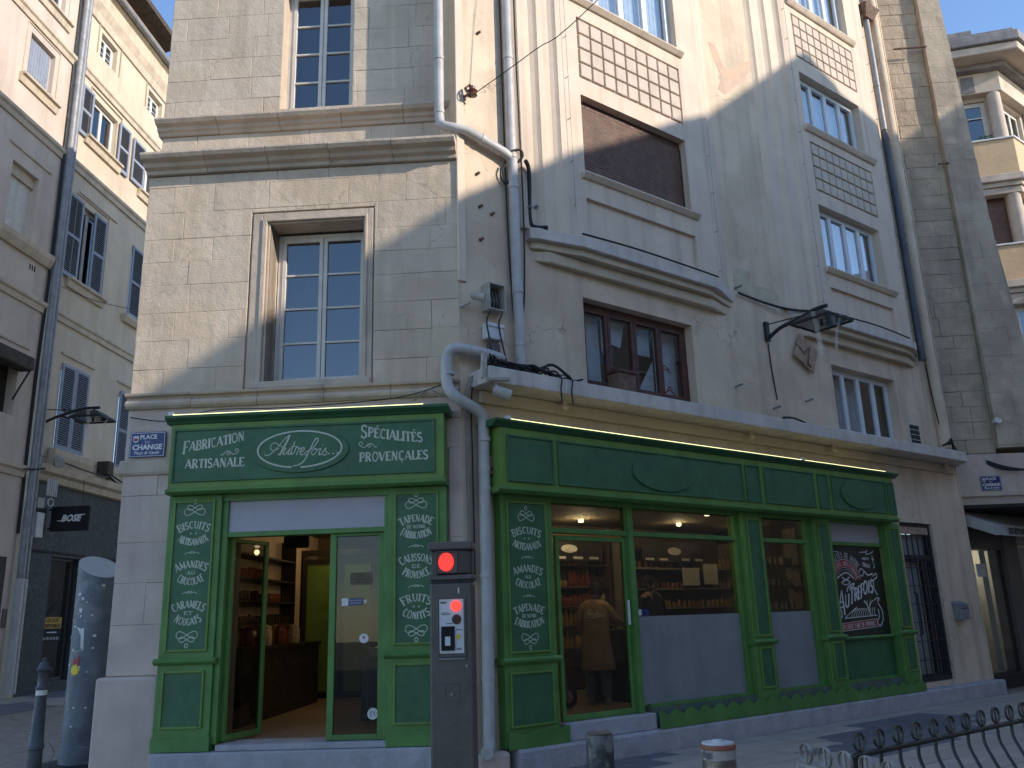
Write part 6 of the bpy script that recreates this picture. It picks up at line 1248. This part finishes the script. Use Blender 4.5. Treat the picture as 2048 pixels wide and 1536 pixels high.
for zz_, x0, x1 in ((1.607, -.06, -.02), (1.602, -.06, -.025), (1.548, -.055, -.01), (1.54, -.055, .0), (1.49, -.03, .01), (1.455, .03, .065), (1.35, .03, .06), (1.356, .033, .058)): MB().ribbon(FT_, .0046, [(x0, zz_), (x1, zz_)], .0035).build('small_print', M['dark'], pn)
MB().cyl(FT_(.085, 1.262, 0), FT_(.085, 1.262, .008), .009).build('lock', M['zinc'], tp); MB().cyl(FT_(.0, 1.115, 0), FT_(.0, 1.115, .008), .008).build('lock', M['zinc'], tp)
MB().frame(FT_, -.035, .045, 1.08, 1.17, .0003, .0012, .002).build('hatch_line', M['shopdark'], tp)
MB().prof(FT_, -.07, .08, [(0.0005, 1.30), (.012, 1.297), (.012, 1.303), (0.0005, 1.31)]).build('panel_lip', M['zinc'], tp)
# retractable bollards
bo = thing('bollard', (.485, 5.9, 0), 'black scuffed cylindrical bollard right of the control post', 'bollard')
M['scuff'] = mat('scuffed_black', (.05, .05, .05), .5, .3, 9, .15, 60, blotch=(.22, .22, .2), bl_amt=.7, bl_scale=9)
MB().lathe((.485, 5.9, 0), [(.088, 0), (.088, .765), (.084, .775), (.080, .775)], 28).build('post', M['scuff'], bo, smooth=True); MB().lathe((.485, 5.9, .776), [(.078, 0), (.078, .01), (.05, .014)], 28).build('cap', M['grey'], bo, smooth=True)
bo2 = thing('bollard', (1.09, 5.2, 0), 'metal bollard with a worn white band and shiny top, in front of the frosted windows', 'bollard')
M['steelw'] = mat('worn_steel', (.30, .26, .22), .35, .3, 7, .1, 60, metal=.7, stain=.5, streak=(14, 14, 3)); M['wornw'] = mat('worn_white', (.42, .40, .36), .6, .1, 8, .1, 60, blotch=(.10, .09, .08), bl_amt=.95, bl_scale=14)
MB().lathe((1.09, 5.2, 0), [(.093, 0), (.093, .715)], 28).build('post', M['steelw'], bo2, smooth=True); MB().lathe((1.09, 5.2, 0), [(.0945, .7155), (.0945, .765)], 28).build('white_band', M['wornw'], bo2, smooth=True)
MB().lathe((1.09, 5.2, 0), [(.096, .766), (.098, .778), (.095, .79), (.092, .792)], 28).build('orange_ring', mat('orange_ring', (.35, .12, .07), .5, .2, 9, .05), bo2, smooth=True); MB().lathe((1.09, 5.2, .793), [(.09, 0), (.088, .008), (.03, .011), (.03, .02), (.01, .022)], 28).build('cap', M['alu'], bo2, smooth=True)
# tall steel column with a slanting top
sc_ = thing('steel_column', (-5.28, 10.95, 0), 'thick blue-grey steel column with a slanted top and torn stickers', 'column')
n = 32; R0 = .242; vs = []
cxx, cyy = -5.24, 10.95
for k in range(n):
    t = 2*math.pi*k/n; vs.append((cxx+R0*math.cos(t), cyy+R0*math.sin(t), .15))
for k in range(n):
    t = 2*math.pi*k/n; vs.append((cxx+R0*math.cos(t), cyy+R0*math.sin(t), 2.30-.14*math.cos(t)*.75+.10*math.sin(t)))
MB().add(vs, [(k, (k+1) % n, (k+1) % n+n, k+n) for k in range(n)]).build('shaft', M['column'], sc_, smooth=True)
MB().add([Vector(v)+Vector((0, 0, .001)) for v in vs[n:]], [tuple(range(n))]).build('top_plate', mat('top_plate', (.42, .42, .40), .5, .08, 5, .1, 60), sc_)
MB().lathe((cxx, cyy, 0), [(.255, 0), (.255, .22), (.242, .235)], n).build('foot', M['column'], sc_, smooth=True); MB().lathe((cxx, cyy, 0), [(.5, .012), (.5, .03), (.3, .035)], n).build('base_plate', M['iron'], sc_)
def onco(t, z, s, m, name, pts):
    b = MB(); b.add([(cxx+(R0+.004)*math.sin(t+x), cyy-(R0+.004)*math.cos(t+x), z+y) for x, y in pts], [tuple(range(len(pts)))]); b.build(name, m, sc_)
rg = random.Random(11)
def blob(r, n_=9, asp=1.): return [(r*asp*math.cos(2*math.pi*i/n_)*rg.uniform(.6, 1.15)/R0, r*math.sin(2*math.pi*i/n_)*rg.uniform(.6, 1.15)) for i in range(n_)]
onco(-.28, 1.15, 1, M['redp'], 'torn_sticker', [(-.22, -.07), (.12, -.06), (.16, .0), (.18, .12), (.0, .05), (-.16, .08), (-.2, 0)]); b_ = blob(.05, 16)
onco(-.30, 1.085, 1, M['yel'], 'star_sticker', [((.05 if i % 2 else .072)*math.cos(math.pi*i/9)/R0, (.05 if i % 2 else .072)*math.sin(math.pi*i/9)) for i in range(18)])
onco(-.05, 1.48, 1, M['paper'], 'torn_paper', [(-.42, .10), (.05, .08), (.1, -.16), (-.05, -.15), (-.1, 0), (-.25, .06)]); onco(-.25, 1.74, 1, M['paper'], 'torn_paper', [(-.15, .05), (.05, .06), (.06, -.04), (-.02, -.06), (-.08, 0)]); onco(-.25, 1.315, 1, M['paper'], 'torn_paper', [(-.35, .012), (.3, .004), (.3, -.006), (-.1, -.02), (-.35, -.015)])
for k in range(26): onco(rg.uniform(-1.0, .75), rg.uniform(.35, 2.1), 1, M['paper'] if rg.random() < .85 else M['dark'], 'scrap', blob(rg.uniform(.006, .022), 7, 1.3))
cable([(-5.62, 10.85, .02), (-5.45, 10.7, .16), (-5.50, 10.66, .3)], .006, 'pale tie at the foot of the steel column', M['gcable'])
# small cast iron bollard on the left
cb = thing('cast_bollard', (-5.30, 10.0, 0), 'slim grey cast iron bollard with a crowned head and white band at the left edge', 'bollard')
MB().lathe((-5.30, 10.0, 0), [(.10, 0), (.10, .06), (.078, .08), (.074, .30), (.085, .31), (.085, .345), (.074, .36), (.055, .86)], 20).build('shaft', M['grey2'] if 'grey2' in M else M['dzinc'], cb, smooth=True)
MB().lathe((-5.30, 10.0, .861), [(.058, 0), (.058, .055)], 20).build('white_band', M['white'], cb, smooth=True)
MB().lathe((-5.30, 10.0, .917), [(.068, 0), (.072, .015), (.06, .03), (.052, .05), (.052, .18), (.06, .19), (.076, .205), (.08, .215), (.058, .235), (.046, .28), (.022, .30), (.026, .32), (.010, .345)], 20).build('crown', M['dzinc'], cb, smooth=True)
M['rail'] = mat('railing_iron', (.045, .042, .04), .4, .3, 12, .15, 80, metal=.3)
# hooped railings
def railing(P0, P1, n, zr, m, label, bars=True, h=.042, lead=.06):
    P0 = Vector(P0); P1 = Vector(P1); d = (P1-P0).normalized(); ang = math.atan2(d.y, d.x); L_ = (P1-P0).length
    t = thing('hooped_railing', (P0.x, P0.y, 0), label, 'railing')
    MB().cyl(Vector((P0.x, P0.y, zr)), Vector((P1.x, P1.y, zr)), .013, n=10).build('top_rail', m, t, smooth=True); MB().cyl(Vector((P0.x, P0.y, .12)), Vector((P1.x, P1.y, .12)), .013, n=8).build('bottom_rail', m, t, smooth=True)
    for q in (P0, P1): MB().cyl(Vector((q.x, q.y, 0)), Vector((q.x, q.y, zr)), .02, n=10).build('post', m, t, smooth=True)
    Fr_ = Frame(P0.x, P0.y, ang)
    b = MB(); N_ = 22; G0 = Frame(0, 0, ang); vs = []
    for i in range(N_):
        th = 2*math.pi*i/N_; 
        for (r, w) in ((1.0, -.007), (1.0, .007), (.93, .007), (.93, -.007)): vs.append(G0(.043*r*math.cos(th), h*1.0*r*math.sin(th), w))
    b.add(vs, [(4*i+k, 4*((i+1) % N_)+k, 4*((i+1) % N_)+(k+1) % 4, 4*i+(k+1) % 4) for i in range(N_) for k in range(4)]); ro = b.build('hoop', m); rme = ro.data; bpy.data.objects.remove(ro)
    b = MB(); b.hexa([G0(-.004, -h, .004), G0(.004, -h, .004), G0(.004, -h, -.004), G0(-.004, -h, -.004), G0(-.004, h*.95, .004), G0(.004, h*.95, .004), G0(.004, h*.95, -.004), G0(-.004, h*.95, -.004)]); so = b.build('tongue', m); sme = so.data; bpy.data.objects.remove(so)
    Q = smooth_pts([tuple(G0(0, -.005, 0)), tuple(G0(-.02, -.06, .01)), tuple(G0(-.06, -.13, .06)), tuple(G0(-.06, -.24, .11)), tuple(G0(-.02, -.38, .10)), tuple(G0(-.0, -.55, .02)), tuple(G0(0, -.72, 0))], 5)
    bo_ = MB().tube(Q, .009, 7).build('bar', m, smooth=True); bme = bo_.data; bpy.data.objects.remove(bo_)
    for i in range(n):
        a = lead+(L_-lead)*i/n; p = Fr_(a, zr+.013+h, 0); hh = inst(rme, 'hoop', p, t); inst(sme, 'tongue', p, hh)
        if bars: inst(bme, 'bar', Fr_(a, zr-.008, 0), t)
    return t
c0 = Vector((1.50, 4.24, 0)); railing(c0, c0+FR.a*2.6, 15, .85, M['rail'], 'black hooped railing with bowed bars running off to the right')
M['palei'] = mat('pale_galvanised', (.36, .35, .32), .4, .2, 10, .1, 60, metal=.4, stain=.4, streak=(10, 10, 10))
railing(Vector((1.21, 4.10, 0)), Vector((1.21, 4.10, 0))+Vector((.283, -.96, 0))*1.0, 7, .845, M['palei'], 'pale hooped railing section meeting the black one at its left end')

# ------------------------------------------------------------------ houses across the square (out of the picture; they shade and are mirrored)
prof_ = [(-14, 10.0), (5.0, 10.2), (6.62, 11.3), (6.91, 11.56), (7.47, 12.16), (7.91, 12.58), (8.72, 13.12), (8.94, 13.2), (9.55, 13.59), (11.06, 14.44), (11.59, 14.75), (12.74, 15.34), (13.79, 16.06), (14.29, 16.33), (14.62, 16.58), (14.78, 17.12), (15.01, 17.32), (15.3, 17.49), (15.64, 17.3), (16.04, 17.18), (16.28, 17.01), (17.04, 16.9), (17.75, 16.76), (18.58, 16.96), (19.02, 17.14), (19.56, 17.55), (20.5, 18.2), (21.2, 12.5), (40, 12.5)]
def height(a):
    for (x0, y0), (x1, y1) in zip(prof_, prof_[1:]):
        if x0 <= a <= x1: return y0+(y1-y0)*(a-x0)/(x1-x0)
    return 12.5
def across(a0, a1, label, m, tile=True):
    t = thing('house_across', FR((a0+a1)/2, 0, 14), label, 'building'); P = [(a0, 0), (a1, 0)]; a = a1; pts = []
    while a > a0+1e-6:
        pts.append((a, height(a)+(.035*abs(math.sin(a*math.pi/.22)) if tile else 0))); a -= .055
    pts.append((a0, height(a0))); q = [(a0, 0), (a1, 0)]+pts
    MB().poly(Frame(FR.o.x, FR.o.y, FR.ang), q, 14.0, 21.0).build('wall', m, t)
    x = a0+.8; G2 = Frame(FR(0, 0, 14).x, FR(0, 0, 14).y, FR.ang)
    zz_ = 4.2
    while zz_ < 11:
        x = a0+1.0
        while x < a1-1.6:
            if height(x) > zz_+2.2 and height(x+1) > zz_+2.2: box(G2, 'window', M['glass_r'], t, x, x+1.0, zz_, zz_+1.7, -.06, -.03); box(G2, 'window_frame', M['white'], t, x-.06, x+1.06, zz_-.1, zz_-.02, -.12, -.03)
            x += 2.3
        zz_ += 3.1
across(-14, 5.0, 'long low house across the square behind the camera', M['swall']); across(5.0, 14.5, 'gabled house with a tiled edge across the square', M['plaster']); across(14.5, 21.0, 'house with a chimney across the square', M['swall2'], False); across(21.0, 40, 'low house at the far end across the square', M['swall'])

eh = thing('house_across', FR(32, 0, 6), 'unseen tall house added at the far right end to keep sky out of the door glass', 'building'); MB().box(FR, 27, 36, 0, 15, -1, 13).build('wall', M['swall2'], eh)  # added out of view so the door glass does not mirror bright low sky
for i in range(4):
    for k in range(4):
        GE = Frame(FR(27, 0, 13).x, FR(27, 0, 13).y, FR.ang+math.pi/2); box(GE, 'window', M['glass_r'], eh, -12.5+i*3.2, -11.4+i*3.2, 1.5+k*3.3, 3.3+k*3.3, -.05, .02)

es = thing('added_end_house', (-8, 36, 0), 'unseen plain house added behind the corner to block sky mirrored in the shop door', 'building'); MB().box(FG, -14, -3.6, 0, 11, -37, -36).build('wall', M['swall2'], es)  # added out of view to block the sky mirrored in the dark shop's door
for k in range(3): box(FG, 'window', M['glass_r'], es, -12+k*2.8, -11+k*2.8, 4.5, 6.2, -36, -35.97)
